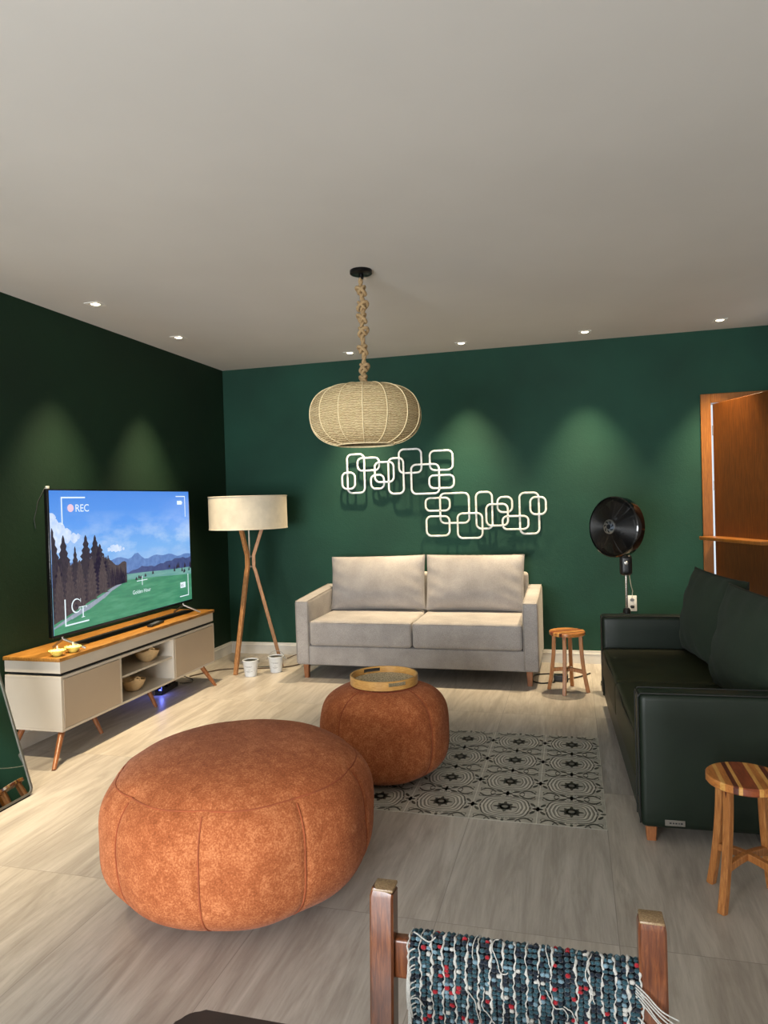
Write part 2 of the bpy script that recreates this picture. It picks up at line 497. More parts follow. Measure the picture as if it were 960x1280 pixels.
# door: frame, opened leaf, counter ledge on the leaf
door = bpy.data.objects.new('door_1', None); C.objects.link(door); door.location = (1.13, YB, 0); door['kind'] = 'structure'
door['label'] = 'reddish wooden door standing ajar behind the dark green sofa'
def loc_bm(): return bmesh.new()
bm = bmesh.new()
box(bm, 1.028-1.13, 1.105-1.13, -.022, .15, 0, 2.25, .003, 1); box(bm, 1.915-1.13, 1.99-1.13, -.022, .15, 0, 2.25, .003, 1)
box(bm, 1.105-1.13, 1.915-1.13, -.0215, .15, 2.176, 2.25, .003, 1)
obj('door_frame', bm, 'framewood', door)
dirv = Vector((.36, -.933, 0)).normalized(); nrm = Vector((-.933, -.36, 0)).normalized()
LM = Matrix(((dirv.x, nrm.x, 0, .0), (dirv.y, nrm.y, 0, -.018), (0, 0, 1, 0), (0, 0, 0, 1)))
bm = bmesh.new(); box(bm, 0, .80, -.02, .015, .01, 2.165, .003, 1, mat=LM); leaf = obj('door_leaf', bm, 'doorwood', door)
bm = bmesh.new(); box(bm, .0, .80, .0155, .155, 1.06, 1.088, .005, 2, mat=LM); obj('ledge', bm, 'framewood', leaf)
bm = bmesh.new()
for zz in (.3, 1.5, 1.95): tube(bm, [(-.012, -.02, zz-.04), (-.012, -.02, zz+.04)], .006, 10)
obj('hinge', bm, 'silver', leaf)

# ------------------------------------------------------------------ patterned tile inlay
def inlay():
    bm = bmesh.new(); x0, x1, y0, y1 = -1.10, .11, 3.155, 4.355
    box(bm, x0, x1, y0, y1, .0002, .0012, mi=0)
    cw, ch = (x1-x0)/4, (y1-y0)/4
    def strip(pts, w, mi, closed=True, z=.0018):
        n = len(pts); P = [Vector((p[0], p[1], 0)) for p in pts]
        L = []; Rr = []
        for i in range(n):
            a = P[(i-1) % n] if closed or i else P[i]; b = P[(i+1) % n] if closed or i < n-1 else P[i]
            t = (b-a).normalized(); nn = Vector((-t.y, t.x, 0))
            ww = w if not isinstance(w, list) else w[i]
            L.append(bm.verts.new((P[i].x+nn.x*ww/2, P[i].y+nn.y*ww/2, z))); Rr.append(bm.verts.new((P[i].x-nn.x*ww/2, P[i].y-nn.y*ww/2, z)))
        for i in range(n if closed else n-1):
            j = (i+1) % n; f = bm.faces.new([L[i], L[j], Rr[j], Rr[i]]); f.material_index = mi
    def blob(cx, cy, rx, ry, rot, mi, n=12, z=.002):
        poly(bm, [(cx+rx*math.cos(a)*math.cos(rot)-ry*math.sin(a)*math.sin(rot), cy+rx*math.cos(a)*math.sin(rot)+ry*math.sin(a)*math.cos(rot), z) for a in [2*PI*k/n for k in range(n)]], mi)
    def clipx(x): return min(x1-.002, max(x0+.002, x))
    for i in range(4):
        for j in range(4):
            cx, cy = x0+(i+.5)*cw, y0+(j+.5)*ch; hx, hy = cw/2, ch/2
            strip([(cx-hx+.001, cy-hy+.001), (cx+hx-.001, cy-hy+.001), (cx+hx-.001, cy+hy-.001), (cx-hx+.001, cy+hy-.001)], .0022, 3, z=.0015)
            # rosette: 8 long + 8 short petals
            for k in range(16):
                a = 2*PI*k/16; rr = .046 if k % 2 == 0 else .036
                if k % 4 == 0: rr = .054
                blob(cx+rr*.55*math.cos(a), cy+rr*.55*math.sin(a), rr*.5, .0092, a, 1, 8)
            blob(cx, cy, .015, .015, 0, 2, 16, .0024)
            for r_, w, mi in ((.066, .0042, 2), (.073, .0038, 3), (.083, .0048, 2), (.092, .0040, 3), (.102, .0050, 2), (.110, .0036, 3), (.119, .0055, 1)):
                pts = []
                for k in range(64):
                    a = 2*PI*k/64; q = r_*(1+.02*math.cos(8*a)-.045*math.cos(4*a))
                    pts.append((cx+q*math.cos(a), cy+q*math.sin(a)))
                strip(pts, w, mi)
            for sx in (-1, 1):
                for sy in (-1, 1):
                    # corner medallion: outline curve, bold leaf arm, curl, dots
                    ox, oy = cx+sx*hx, cy+sy*hy
                    pts = [(ox-sx*(.018+.075*t), oy-sy*(.012+.052*math.sin(PI*min(1, t*1.05))**.8*.62)) for t in [q/14 for q in range(15)]]
                    strip(pts, [.005+.009*math.sin(PI*q/14) for q in range(15)], 1, False)
                    pts = [(ox-sx*(.10-.03*math.cos(a)), oy-sy*(.002+.03*math.sin(a))) for a in [PI*q/10/1.1 for q in range(11)]]
                    strip(pts, .0050, 1, False)
                    pts = [(ox-sx*(.030+.013*math.cos(a)), oy-sy*(.040+.013*math.sin(a))) for a in [q*5.2/12 for q in range(13)]]
                    strip(pts, .0050, 2, False)
                    blob(ox-sx*.072, oy-sy*.012, .004, .004, 0, 1, 8); blob(ox-sx*.092, oy-sy*.008, .005, .004, 0, 1, 8)
                    blob(cx+sx*.040, cy+sy*(hy-.022), .021, .0085, sx*sy*-.5, 1, 10)
                    blob(cx+sx*(hx-.024), cy+sy*.040, .0085, .021, sx*sy*.5, 1, 10)
                    for (px, py, rr) in ((.018, hy-.03, .010), (hx-.03, .018, .010)):
                        pts = [(cx+sx*px+rr*math.cos(a), cy+sy*py+rr*math.sin(a)) for a in [2*PI*q/10 for q in range(10)]]
                        strip(pts, .003, 3)
            for k in range(4):
                a = PI/2*k
                for (ox, oy) in ((cx, cy+hy), (cx+hx, cy), (cx, cy-hy), (cx-hx, cy)):
                    px, py = ox+.011*math.cos(a), oy+.011*math.sin(a)
                    if x0 < px < x1 and y0 < py < y1: blob(px, py, .014, .0070, a, 1, 8)
    # trim whatever crosses the border
    for f in bm.faces:
        pass
    for v in bm.verts:
        v.co.x = min(x1, max(x0, v.co.x)); v.co.y = min(y1, max(y0, v.co.y))
    o = obj('tile_inlay', bm, ['inA', 'inB', 'inC', 'inD'], None, 0)
    tag(o, 'patterned grey and black tile inlay set in the floor beside the dark green sofa', 'tile rug')
inlay()

# ------------------------------------------------------------------ sofas
def sofa(name, label, W, D, loc, rz, arm_w, arm_f, arm_b, z0, zb, zs, back_z, body, pipe, cushm, legm, leather=False):
    t = thing(name, label, 'sofa', loc, rz)
    hw = W/2
    bm = bmesh.new()
    cush(bm, (0, D/2+.004, (z0+zb)/2), (hw-arm_w*.5, D/2-.006, (zb-z0)/2), .012)
    obj('base', bm, body, t)
    bm = bmesh.new(); cush(bm, (0, D-.055, (z0+.1+back_z)/2), (hw-arm_w+.004, .05, (back_z-z0-.1)/2), .03, (0, 0, .004)); obj('backrest', bm, body, t)
    for s in (-1, 1):
        bm = bmesh.new()
        cx = s*(hw-arm_w/2)
        sh = lambda v: v
        t2 = bmesh.new(); cush(t2, (0, 0, 0), (arm_w/2, D/2-.001, (arm_f-z0)/2), .022 if not leather else .03, (.004 if leather else .0, 0, .003))
        for v in t2.verts:
            if v.co.z > 0: v.co.z += (arm_b-arm_f)*max(0, min(1, (v.co.y+D/2)/(D)))*(v.co.z/((arm_f-z0)/2))
        merge(bm, t2, 0, Matrix.Translation((cx, D/2, (arm_f+z0)/2)))
        arm = obj('armrest', bm, body, t)
        bm = bmesh.new()
        e = .008; pr = .0035
        x0, x1 = cx-arm_w/2+e, cx+arm_w/2-e
        zt = arm_f-e
        for xx in ((x0, x1)):
            pts = [(xx, .002, z0+.02), (xx, .002, zt-.01), (xx, .012, zt+.006), (xx, D-.02, arm_b-e+.006)]
            tube(bm, pts, pr, 6)
        tube(bm, [(x0, .004, zt+.0), (x1, .004, zt+.0)], pr, 6)
        obj('piping', bm, pipe, arm)
    iw = hw-arm_w
    for s in (-1, 1):
        bm = bmesh.new()
        cush(bm, (s*iw/2, (D-.112)/2+.0, (zb+zs)/2+.001), (iw/2-.003, (D-.112)/2, (zs-zb)/2-.001), .028, (.0, .006, .012), n=12)
        sc = obj('seat_cushion', bm, body if not leather else cushm, t)
        bm = bmesh.new()
        for zz in (zs-.014,):
            pts = [(s*iw/2-(iw/2-.008), .10, zz+.002), (s*iw/2-(iw/2-.008), .008, zz), (s*iw/2, -.0035, zz+.002), (s*iw/2+(iw/2-.008), .008, zz), (s*iw/2+(iw/2-.008), .10, zz+.002)]
            tube(bm, pts, .0035, 6)
        obj('piping', bm, pipe, sc)
    for sx in (-1, 1):
        for yy in (.05, D-.06):
            bm = bmesh.new()
            bar(bm, [(sx*(hw-.075), yy, z0+.002), (sx*(hw-.075), yy, 0)], .048, .048, (1, 0, 0), ws=[1, .75])
            obj('leg', bm, legm, t)
    return t

BW, BD = 1.975, .84
bs = sofa('sofa', 'beige linen two-seat sofa with square arms against the green back wall', BW, BD, (-1.265, 5.43, 0), 0,
          .118, .643, .69, .113, .27, .478, .80, 'beige', 'beige_pipe', 'beige', 'legwood')
def back_pillow(parent, name, x, y, z, w, h, t, tilt, mat, pipe, seed, rz=0, pinch=.03, roll=0, wrk=.006, p_=2.4):
    mt = Matrix.Translation((x, y, z)) @ Matrix.Rotation(R(rz), 4, 'Z') @ Matrix.Rotation(R(tilt), 4, 'X') @ Matrix.Rotation(R(roll), 4, 'Y') @ Matrix.Translation((0, 0, h/2))
    bm = bmesh.new(); pillow(bm, w, h, t, mt, seed, pinch=pinch, wrk=wrk, p=p_); p = obj(name, bm, mat, parent, 60)
    bm = bmesh.new(); tube(bm, pillow_edge(w, h, mt, pinch), .0045, 6, closed=True); obj('piping', bm, pipe, p)
    return p
# loose back cushions: things of their own (they can be lifted off)
p = thing('sofa_cushion', 'left beige back cushion standing on the beige sofa', 'cushion', (-1.697, 5.995, .494), 0, 'back cushions of the beige sofa')
back_pillow(p, 'cover', 0, 0, 0, .862, .470, .20, -10, 'beige', 'beige_pipe', 3, roll=-.9, pinch=.022, wrk=.009)
p = thing('sofa_cushion', 'right beige back cushion standing on the beige sofa', 'cushion', (-.836, 5.995, .494), 0, 'back cushions of the beige sofa')
back_pillow(p, 'cover', 0, 0, 0, .842, .475, .20, -10, 'beige', 'beige_pipe', 11, roll=.3, pinch=.022, wrk=.009)

GW, GD = 2.02, .84
GA = math.atan2(-2.02, .075)
gs = sofa('sofa', 'dark green leather two-seat sofa seen from its end at right', GW, GD, (.198, 4.05, 0), GA,
          .115, .632, .632, .075, .21, .425, .70, 'leather', 'leather_pipe', 'oliveseat', 'legwood', True)
# metal maker tag on the outer near arm (local +x side)
bm = bmesh.new(); box(bm, GW/2+.0015, GW/2+.0045, .095, .172, .094, .118, .001, 1, mi=0)
for k, (a, b) in enumerate(((.112, .120), (.124, .131), (.134, .142), (.146, .151), (.154, .163))):
    box(bm, GW/2+.0046, GW/2+.005, a, b, .103, .109, mi=1)
obj('maker_tag', bm, ['silver', 'darkgrey'], gs)['label'] = 'small silver tag with a dark illegible name'
def gp(localx, localy, z, label, seed, w, h, roll):
    q = Matrix.Rotation(GA, 4, 'Z') @ Vector((localx, localy, 0)) + Vector((.198, 4.05, z))
    p = thing('sofa_cushion', label, 'cushion', q, GA, 'back cushions of the dark green sofa')
    back_pillow(p, 'cover', 0, 0, 0, w, h, .26, -10, 'greenfab', 'leather_pipe', seed, pinch=.04, roll=roll, wrk=.02, p_=1.9, rz=7)
gp(-.455, .555, .437, 'dark green cushion farther along the leather sofa, nearer the fan', 21, .85, .53, 0)
gp(.435, .555, .437, 'dark green cushion at the near end of the leather sofa', 33, .87, .53, 0)

# ------------------------------------------------------------------ poufs
def pouf(name, label, loc, Rr, h, n, ring_r, npan, a0, top_bump):
    t = thing(name, label, 'pouf', loc)
    bm = bmesh.new(); prof = []
    K = 56
    for i in range(K+1):
        s = math.sin(PI/2*(-1+2*i/K)); r = Rr*max(0, 1-abs(s)**n)**(1/n); prof.append((r, h*(s+1)/2))
    prof[0] = (0, 0); prof[-1] = (0, h)
    seg = 288; rings = []
    def seamd(a):
        return min(abs((a-a0-2*PI*k/npan+PI) % (2*PI)-PI) for k in range(npan))
    def at(r, z, a):
        d = 0
        if r > ring_r*.98 or z < h/2: d = -.006*math.exp(-(seamd(a)*r/.010)**2) + .005*math.cos(npan*(a-a0)+PI)
        if z > h/2: d2 = -.004*math.exp(-((r-ring_r)/.008)**2)
        else: d2 = 0
        w = .002*math.sin(5*a+z*14)+.0015*math.sin(11*a-z*23)
        return Vector(((r+d*min(1, r/.1)+w*min(1, r/.2))*math.cos(a), (r+d*min(1, r/.1)+w*min(1, r/.2))*math.sin(a), max(0, z+d2)))
    # refine near the top ring
    for r, z in prof:
        rings.append([bm.verts.new(at(r, z, a0+2*PI*i/seg)) for i in range(seg)] if r > 1e-4 else [bm.verts.new((0, 0, z))])
    for a, b in zip(rings, rings[1:]):
        for i in range(seg):
            j = (i+1) % seg
            q = [a[0], b[j], b[i]] if len(a) == 1 else [a[i], a[j], b[0]] if len(b) == 1 else [a[i], a[j], b[j], b[i]]
            bm.faces.new(q)
    obj('cover', bm, 'suede', t, 180)
    # stitched seams
    bm = bmesh.new()
    zr = h*(1+max(0, 1-(ring_r/Rr)**n)**(1/n))/2
    tube(bm, [at(ring_r, zr+.0005, 2*PI*k/96) for k in range(96)], .0032, 6, closed=True)
    for k in range(npan):
        a = a0+2*PI*k/npan; pts = []
        for i in range(40):
            s = 1-2*i/39
            s = math.sin(PI/2*s)
            r = Rr*max(0, 1-abs(s)**n)**(1/n)
            if s > 0 and r < ring_r: continue
            if s < -.97: continue
            q = at(r, h*(s+1)/2, a); q += Vector((math.cos(a), math.sin(a), 0))*.0018; pts.append(q)
        if len(pts) > 2: tube(bm, pts, .0030, 6)
    obj('seam', bm, 'suede_seam', t, 60)
    return t
pouf('round_pouf', 'large low rust orange suede pouf in the middle foreground', (-1.255, 2.437, 0), .505, .56, 2.95, .44, 9, R(-79), 0)
pouf('round_pouf', 'smaller rust orange pouf carrying the bamboo tray', (-.998, 3.60, .0026), .338, .482, 3.2, .17, 4, R(-29), 0)

# bamboo tray
TZ = .486
t = thing('serving_tray', 'round bamboo tray with woven bottom on the smaller orange pouf', 'tray', (-.995, 3.60, TZ))
bm = bmesh.new(); lathe(bm, [(0, .001), (.172, .001), (.172, .012), (0, .012)], 72); obj('tray_bottom', bm, 'trayweave', t)
bm = bmesh.new()
seg = 144; zt, zb_ = .046, 0
hand = [R(-52), R(128)]
def inhole(a, z): return any(abs((a-h_+PI) % (2*PI)-PI) < R(16) for h_ in hand) and .020 < z < .038
zs_ = [0, .0195, .0385, .046]; ri, ro = .171, .180
grid = {}
for i in range(seg):
    a = 2*PI*i/seg
    for k, z in enumerate(zs_):
        for w_, r in ((0, ri), (1, ro)): grid[i, k, w_] = bm.verts.new((r*math.cos(a), r*math.sin(a), z))
for i in range(seg):
    j = (i+1) % seg; am = 2*PI*(i+.5)/seg
    for k in range(3):
        hole = k == 1 and inhole(am, .03)
        if not hole:
            bm.faces.new([grid[i, k, 1], grid[j, k, 1], grid[j, k+1, 1], grid[i, k+1, 1]])
            bm.faces.new([grid[j, k, 0], grid[i, k, 0], grid[i, k+1, 0], grid[j, k+1, 0]])
        else:
            bm.faces.new([grid[i, k, 1], grid[j, k, 1], grid[j, k, 0], grid[i, k, 0]])
            bm.faces.new([grid[i, k+1, 0], grid[j, k+1, 0], grid[j, k+1, 1], grid[i, k+1, 1]])
    bm.faces.new([grid[i, 3, 1], grid[j, 3, 1], grid[j, 3, 0], grid[i, 3, 0]])
    bm.faces.new([grid[j, 0, 1], grid[i, 0, 1], grid[i, 0, 0], grid[j, 0, 0]])
obj('rim', bm, 'bamboo', t)

# ------------------------------------------------------------------ pendant lamp
t = thing('pendant_lamp', 'woven jute pendant lamp hanging on a knotted rope from the ceiling', 'lamp', (-1.141, 3.886, H))
bm = bmesh.new(); lathe(bm, [(0, 0), (.062, 0), (.064, -.003), (.064, -.019), (.058, -.023), (.013, -.024), (.013, -.050), (0, -.050)], 48)
obj('ceiling_canopy', bm, 'blackmetal', t)
bm = bmesh.new()
# two twisted strands with knots
zt, zbm = -.045, -.652
knots = [(-.118, .030), (-.205, .033), (-.275, .028), (-.352, .030), (-.455, .029), (-.560, .028), (-.628, .022)]
for s in (0, 1):
    pts = []; rs = []
    for i in range(260):
        z = zt+(zbm-zt)*i/259; a = z*95+s*PI
        off = .0055
        for kz, kr in knots: off += .006*math.exp(-((z-kz)/.022)**2)
        sway = .004*math.sin(z*23)
        pts.append((off*math.cos(a)+sway, off*math.sin(a), z)); rs.append(.0088)
    tube(bm, pts, rs, 8)
for q, (kz, kr) in enumerate(knots):
    ax = 1 if q % 2 else -1
    pts = []
    for i in range(44):
        a = 2*PI*i/44*1.0
        pts.append((ax*.004+kr*.86*math.cos(a), kr*.70*math.sin(a), kz+.020*math.cos(a+ax*.6)*ax))
    tube(bm, pts, .0098, 8, closed=True)
    pts = [(kr*.6*math.cos(2*PI*i/30), kr*.66*math.sin(2*PI*i/30), kz-.018*ax*math.cos(2*PI*i/30)+.006) for i in range(30)]
    tube(bm, pts, .0088, 8, closed=True)
obj('knotted_rope', bm, 'rope', t, 60)
SC = Vector((0, 0, 1.943-H)); SR, SH = .321, .350; npn = 15; sa0 = R(-100)
def shade_prof():
    out = []
    K = 120
    for i in range(K+1):
        s = -1+2*i/K
        a = PI/2*s
        out.append((SR*max(0, math.cos(a))**.62, SH/2*math.copysign(abs(math.sin(a))**.92, s)))
    return out
sp_ = [(r, z) for r, z in shade_prof() if (z > 0 and r > .095) or (z <= 0 and r > .155)]
bm = bmesh.new(); seg = 180; rings = []
for q, (r, z) in enumerate(sp_):
    ring = []
    for i in range(seg):
        a = 2*PI*i/seg; loc_ = ((a-sa0)*npn/(2*PI)) % 1
        rr = r*(1-.010*math.sin(PI*loc_)) + .0014*((q % 2)*2-1)
        ring.append(bm.verts.new((SC.x+rr*math.cos(a), SC.y+rr*math.sin(a), SC.z+z)))
    rings.append(ring)
for a, b in zip(rings, rings[1:]):
    for i in range(seg): bm.faces.new([a[i], a[(i+1) % seg], b[(i+1) % seg], b[i]])
shd = obj('woven_shade', bm, 'weave', t, 180)
mod = shd.modifiers.new('thick', 'SOLIDIFY'); mod.thickness = .005; mod.offset = -1
bm = bmesh.new()
for k in range(npn):
    a = sa0+2*PI*k/npn
    tube(bm, [(SC.x+(r+.0022)*math.cos(a), SC.y+(r+.0022)*math.sin(a), SC.z+z*1.01) for r, z in sp_[::3]+[sp_[-1]]], .0026, 6)
for (r, z) in (sp_[0], sp_[-1]):
    tube(bm, [(SC.x+r*math.cos(2*PI*i/90), SC.y+r*math.sin(2*PI*i/90), SC.z+z) for i in range(90)], .0055, 8, closed=True)
obj('rib', bm, 'rib', shd)
bm = bmesh.new(); lathe(bm, [(0, .165), (.10, .165), (.10, .172), (.02, .176), (.0, .18)], 36, SC); lathe(bm, [(0, .165), (.022, .16), (.022, .08), (0, .08)], 20, SC)
obj('lamp_holder', bm, 'rope', t)
bm = bmesh.new(); lathe(bm, [(0, .08), (.014, .078), (.016, .06), (.030, .03), (.032, .01), (.022, -.012), (0, -.02)], 24, SC); obj('bulb', bm, 'wick', t)

# ------------------------------------------------------------------ floor lamp
LX, LY = -2.785, 5.717
lamp_ = t = thing('floor_lamp', 'wooden tripod floor lamp with cream drum shade in the room corner', 'lamp', (LX, LY, 0))
bm = bmesh.new(); z0, z1, sr = 1.238, 1.530, .342
lathe(bm, [(sr, z0), (sr, z1), (sr-.004, z1), (sr-.004, z0)], 96, closed=True)
sh_ = obj('lamp_shade', bm, 'shade', t)
bm = bmesh.new()
for z in (z0+.005, z1-.005): tube(bm, [((sr+.0005)*math.cos(2*PI*i/96), (sr+.0005)*math.sin(2*PI*i/96), z) for i in range(96)], .004, 8, closed=True)
for k in range(3):
    a = 2*PI*k/3; tube(bm, [(0, 0, z0+.06), (sr-.004, 0*a, z0+.06)] if 0 else [(0, 0, z0+.08), ((sr-.004)*math.cos(a), (sr-.004)*math.sin(a), z0+.08)], .003, 6)
obj('shade_ring', bm, 'shade', sh_)
for foot in ((-.039, -.262), (.232, .105), (-.225, .115)):
    a = math.atan2(foot[1], foot[0]); fr = math.hypot(*foot); d = Vector((math.cos(a), math.sin(a), 0)); s = Vector((-d.y, d.x, 0))
    pts = [d*fr, d*.046+Vector((0, 0, .87)), d*.034+Vector((0, 0, .90)), d*.034+Vector((0, 0, 1.0)), d*.044+Vector((0, 0, 1.03)), d*.135+Vector((0, 0, 1.30))]
    bm = bmesh.new(); bar(bm, pts, .034, .030, s); obj('leg', bm, 'lampwood', t)
for z in (.905, .995):
    bm = bmesh.new(); lathe(bm, [(0, z-.006), (.030, z-.006), (.030, z+.006), (0, z+.006)], 20); obj('clamp', bm, 'silver', t)
bm = bmesh.new(); tube(bm, [(0, 0, .98), (0, 0, 1.34)], .0065, 10); lathe(bm, [(0, 1.30), (.02, 1.30), (.02, 1.37), (0, 1.37)], 16); obj('pole', bm, 'cablewhite', t)
bm = bmesh.new(); lathe(bm, [(0, 1.37), (.014, 1.37), (.03, 1.41), (.03, 1.43), (.018, 1.455), (0, 1.46)], 20); obj('bulb', bm, 'wick', t)

# ------------------------------------------------------------------ tv stand
x0, x1, ya, yb = XL+.018, -2.882, 3.422, 5.212
t = thing('tv_stand', 'off-white tv stand with wooden top and tapered legs against the left wall', 'tv stand', (-3.08, 4.317, 0))
def L3(f):
    bm = bmesh.new(); f(bm)
    for v in bm.verts: v.co -= Vector((-3.08, 4.317, 0))
    return bm
def carc(bm):
    z0, z1, k = .165, .488, .016
    box(bm, x0, x1, ya, yb, z0, z0+k, .0015, 1); box(bm, x0, x1, ya, yb, z1-k, z1, .0015, 1)
    box(bm, x0, x1, ya, ya+k, z0+k, z1-k); box(bm, x0, x1, yb-k, yb, z0+k, z1-k)
    box(bm, x0, x1, 3.965, 3.985, z0+k, z1-k); box(bm, x0, x1, 4.605, 4.625, z0+k, z1-k)
    box(bm, x0, x0+.008, ya+k, yb-k, z0+k, z1-k)
obj('carcass', L3(carc), 'offwhite', t, None)
obj('shelf', L3(lambda bm: box(bm, x0+.009, x1-.012, 3.986, 4.604, .333, .347, .001, 1)), 'offwhite', t, None)
obj('spacer', L3(lambda bm: box(bm, x0+.01, x1-.016, ya+.02, yb-.02, .488, .505)), 'blackgap', t, None)
obj('top_box', L3(lambda bm: box(bm, x0, x1-.004, ya, yb, .505, .575, .002, 1)), 'offwhite', t, None)
top_ = obj('tabletop', L3(lambda bm: box(bm, x0-.0, x1+.005, ya-.012, yb+.012, .575, .597, .003, 2)), 'topwood', t)
obj('black_strip', L3(lambda bm: box(bm, -3.135, -3.012, 3.83, 5.18, .5965, .5985)), 'blackgap', top_, None)  # flat black strip laid on the wooden top
obj('door', L3(lambda bm: box(bm, x1-.014, x1+.003, ya+.018, 3.963, .183, .470, .0015, 1)), 'doorlac', t, None)
obj('door', L3(lambda bm: box(bm, x1-.014, x1+.003, 4.627, yb-.018, .183, .470, .0015, 1)), 'doorlac', t, None)
for top, foot in (((-2.925, 3.47, .168), (-2.835, 3.285, 0)), ((-3.05, 3.87, .168), (-2.98, 3.893, 0)), ((-3.03, 4.46, .168), (-2.965, 4.485, 0)),
                  ((-2.90, 5.03, .168), (-2.826, 5.108, 0)), ((-3.22, 3.50, .168), (-3.24, 3.40, 0)), ((-3.22, 5.10, .168), (-3.24, 5.17, 0))):
    obj('leg', L3(lambda bm: tube(bm, [top, foot], [.019, .012], 14)), 'legwood', t)

# tv
t = thing('television', 'large flat television showing a green mountain meadow on the off-white stand', 'tv', (-3.02, 4.30, .6))
TY0, TY1, TZ0, TZ1, TXF = 3.505, 5.092, .690, 1.580, -3.0
def LT(f):
    bm = bmesh.new(); f(bm)
    for v in bm.verts: v.co -= Vector((-3.02, 4.30, .6))
    return bm
def body(bm):
    box(bm, TXF-.028, TXF, TY0, TY1, TZ0, TZ1, .004, 2); box(bm, TXF-.062, TXF-.028, TY0+.2, TY1-.2, TZ0+.02, TZ0+.42, .01, 2)
    box(bm, TXF-.002, TXF+.003, TY0, TY1, TZ0-.002, TZ0+.012, .001, 1)
obj('housing', LT(body), 'blackgloss', t)
def foot(bm, y, s):
    tube(bm, [(TXF-.015, y, TZ0-.002), (TXF-.01, y, .670), (TXF+.105, y+s*.055, .6065)], .007, 8)
    tube(bm, [(TXF-.01, y, .670), (TXF-.13, y+s*.055, .6065)], .007, 8)
obj('foot', LT(lambda bm: foot(bm, 3.605, 1)), 'silver', t); obj('foot', LT(lambda bm: foot(bm, 4.975, 1)), 'silver', t)

def screen_mat():
    m, nt, b = new_mat('tv_sky_picture')
    g = nt.nodes.new('ShaderNodeNewGeometry'); sp = nt.nodes.new('ShaderNodeSeparateXYZ'); nt.links.new(g.outputs['Position'], sp.inputs[0])
    tz = mth(nt, 'DIVIDE', mth(nt, 'SUBTRACT', sp.outputs[2], TZ0), TZ1-TZ0)
    sky = ramp(nt, tz, [(.40, (138, 178, 226)), (.55, (118, 172, 232)), (.75, (92, 152, 232)), (1, (70, 132, 220))])
    cb = nt.nodes.new('ShaderNodeCombineXYZ'); nt.links.new(mth(nt, 'MULTIPLY', sp.outputs[1], 2.2), cb.inputs[0]); nt.links.new(mth(nt, 'MULTIPLY', sp.outputs[2], 5.5), cb.inputs[1])
    n = noise(nt, cb.outputs[0], 1.3, 6, .6)
    band = mth(nt, 'SUBTRACT', 1.0, mth(nt, 'MINIMUM', 1.0, mth(nt, 'MULTIPLY', mth(nt, 'ABSOLUTE', mth(nt, 'SUBTRACT', tz, .60)), 4.0)))
    f = mth(nt, 'MULTIPLY', mth(nt, 'MAXIMUM', 0.0, mth(nt, 'MULTIPLY', mth(nt, 'SUBTRACT', n, .42), 3.2)), band)
    c = mix(nt, mth(nt, 'MINIMUM', f, .75), sky, lin((190, 212, 240)))
    b.inputs['Base Color'].default_value = (0.01, .01, .01, 1); b.inputs['Roughness'].default_value = .25
    nt.links.new(c, b.inputs['Emission Color']); b.inputs['Emission Strength'].default_value = EM
    return m
def pic_mat(name, stops, sc=(1, 8, 8), scale=3):
    m, nt, b = new_mat(name)
    v = coords(nt, sc); n = noise(nt, v, scale, 5, .6)
    nt.links.new(ramp(nt, n, stops), b.inputs['Emission Color']); b.inputs['Emission Strength'].default_value = EM
    b.inputs['Base Color'].default_value = (0.01, .01, .01, 1); b.inputs['Roughness'].default_value = .3
    return m
EM = 1.12
M['pSky'] = screen_mat()
M['pCloud'] = pic_mat('tv_cloud', [(.3, (176, 200, 236)), (.7, (214, 226, 246))])
M['pMtn'] = pic_mat('tv_mountain', [(.3, (78, 112, 172)), (.7, (104, 138, 192))])
M['pMtn2'] = pic_mat('tv_far_forest', [(.3, (48, 62, 112)), (.7, (70, 84, 130))])
M['pTree'] = pic_mat('tv_conifer', [(.3, (26, 24, 40)), (.55, (44, 38, 54)), (.75, (70, 60, 72))], (1, 20, 6), 6)
M['pTree2'] = pic_mat('tv_conifer_light', [(.3, (48, 40, 50)), (.55, (70, 60, 66)), (.75, (98, 88, 88))], (1, 24, 6), 6)
M['pGrass'] = pic_mat('tv_meadow', [(.3, (52, 122, 96)), (.5, (66, 138, 104)), (.7, (88, 156, 124))], (1, 1.2, 9), 3)
M['pGrass2'] = pic_mat('tv_meadow_far', [(.3, (84, 142, 142)), (.7, (120, 170, 160))], (1, 1.2, 12), 3)
M['pPath'] = pic_mat('tv_path', [(.3, (130, 140, 158)), (.7, (158, 168, 184))])
M['pInk'] = emis('tv_overlay_white', (226, 240, 246), EM)
M['pDot'] = emis('tv_record_dot', (232, 196, 214), EM)
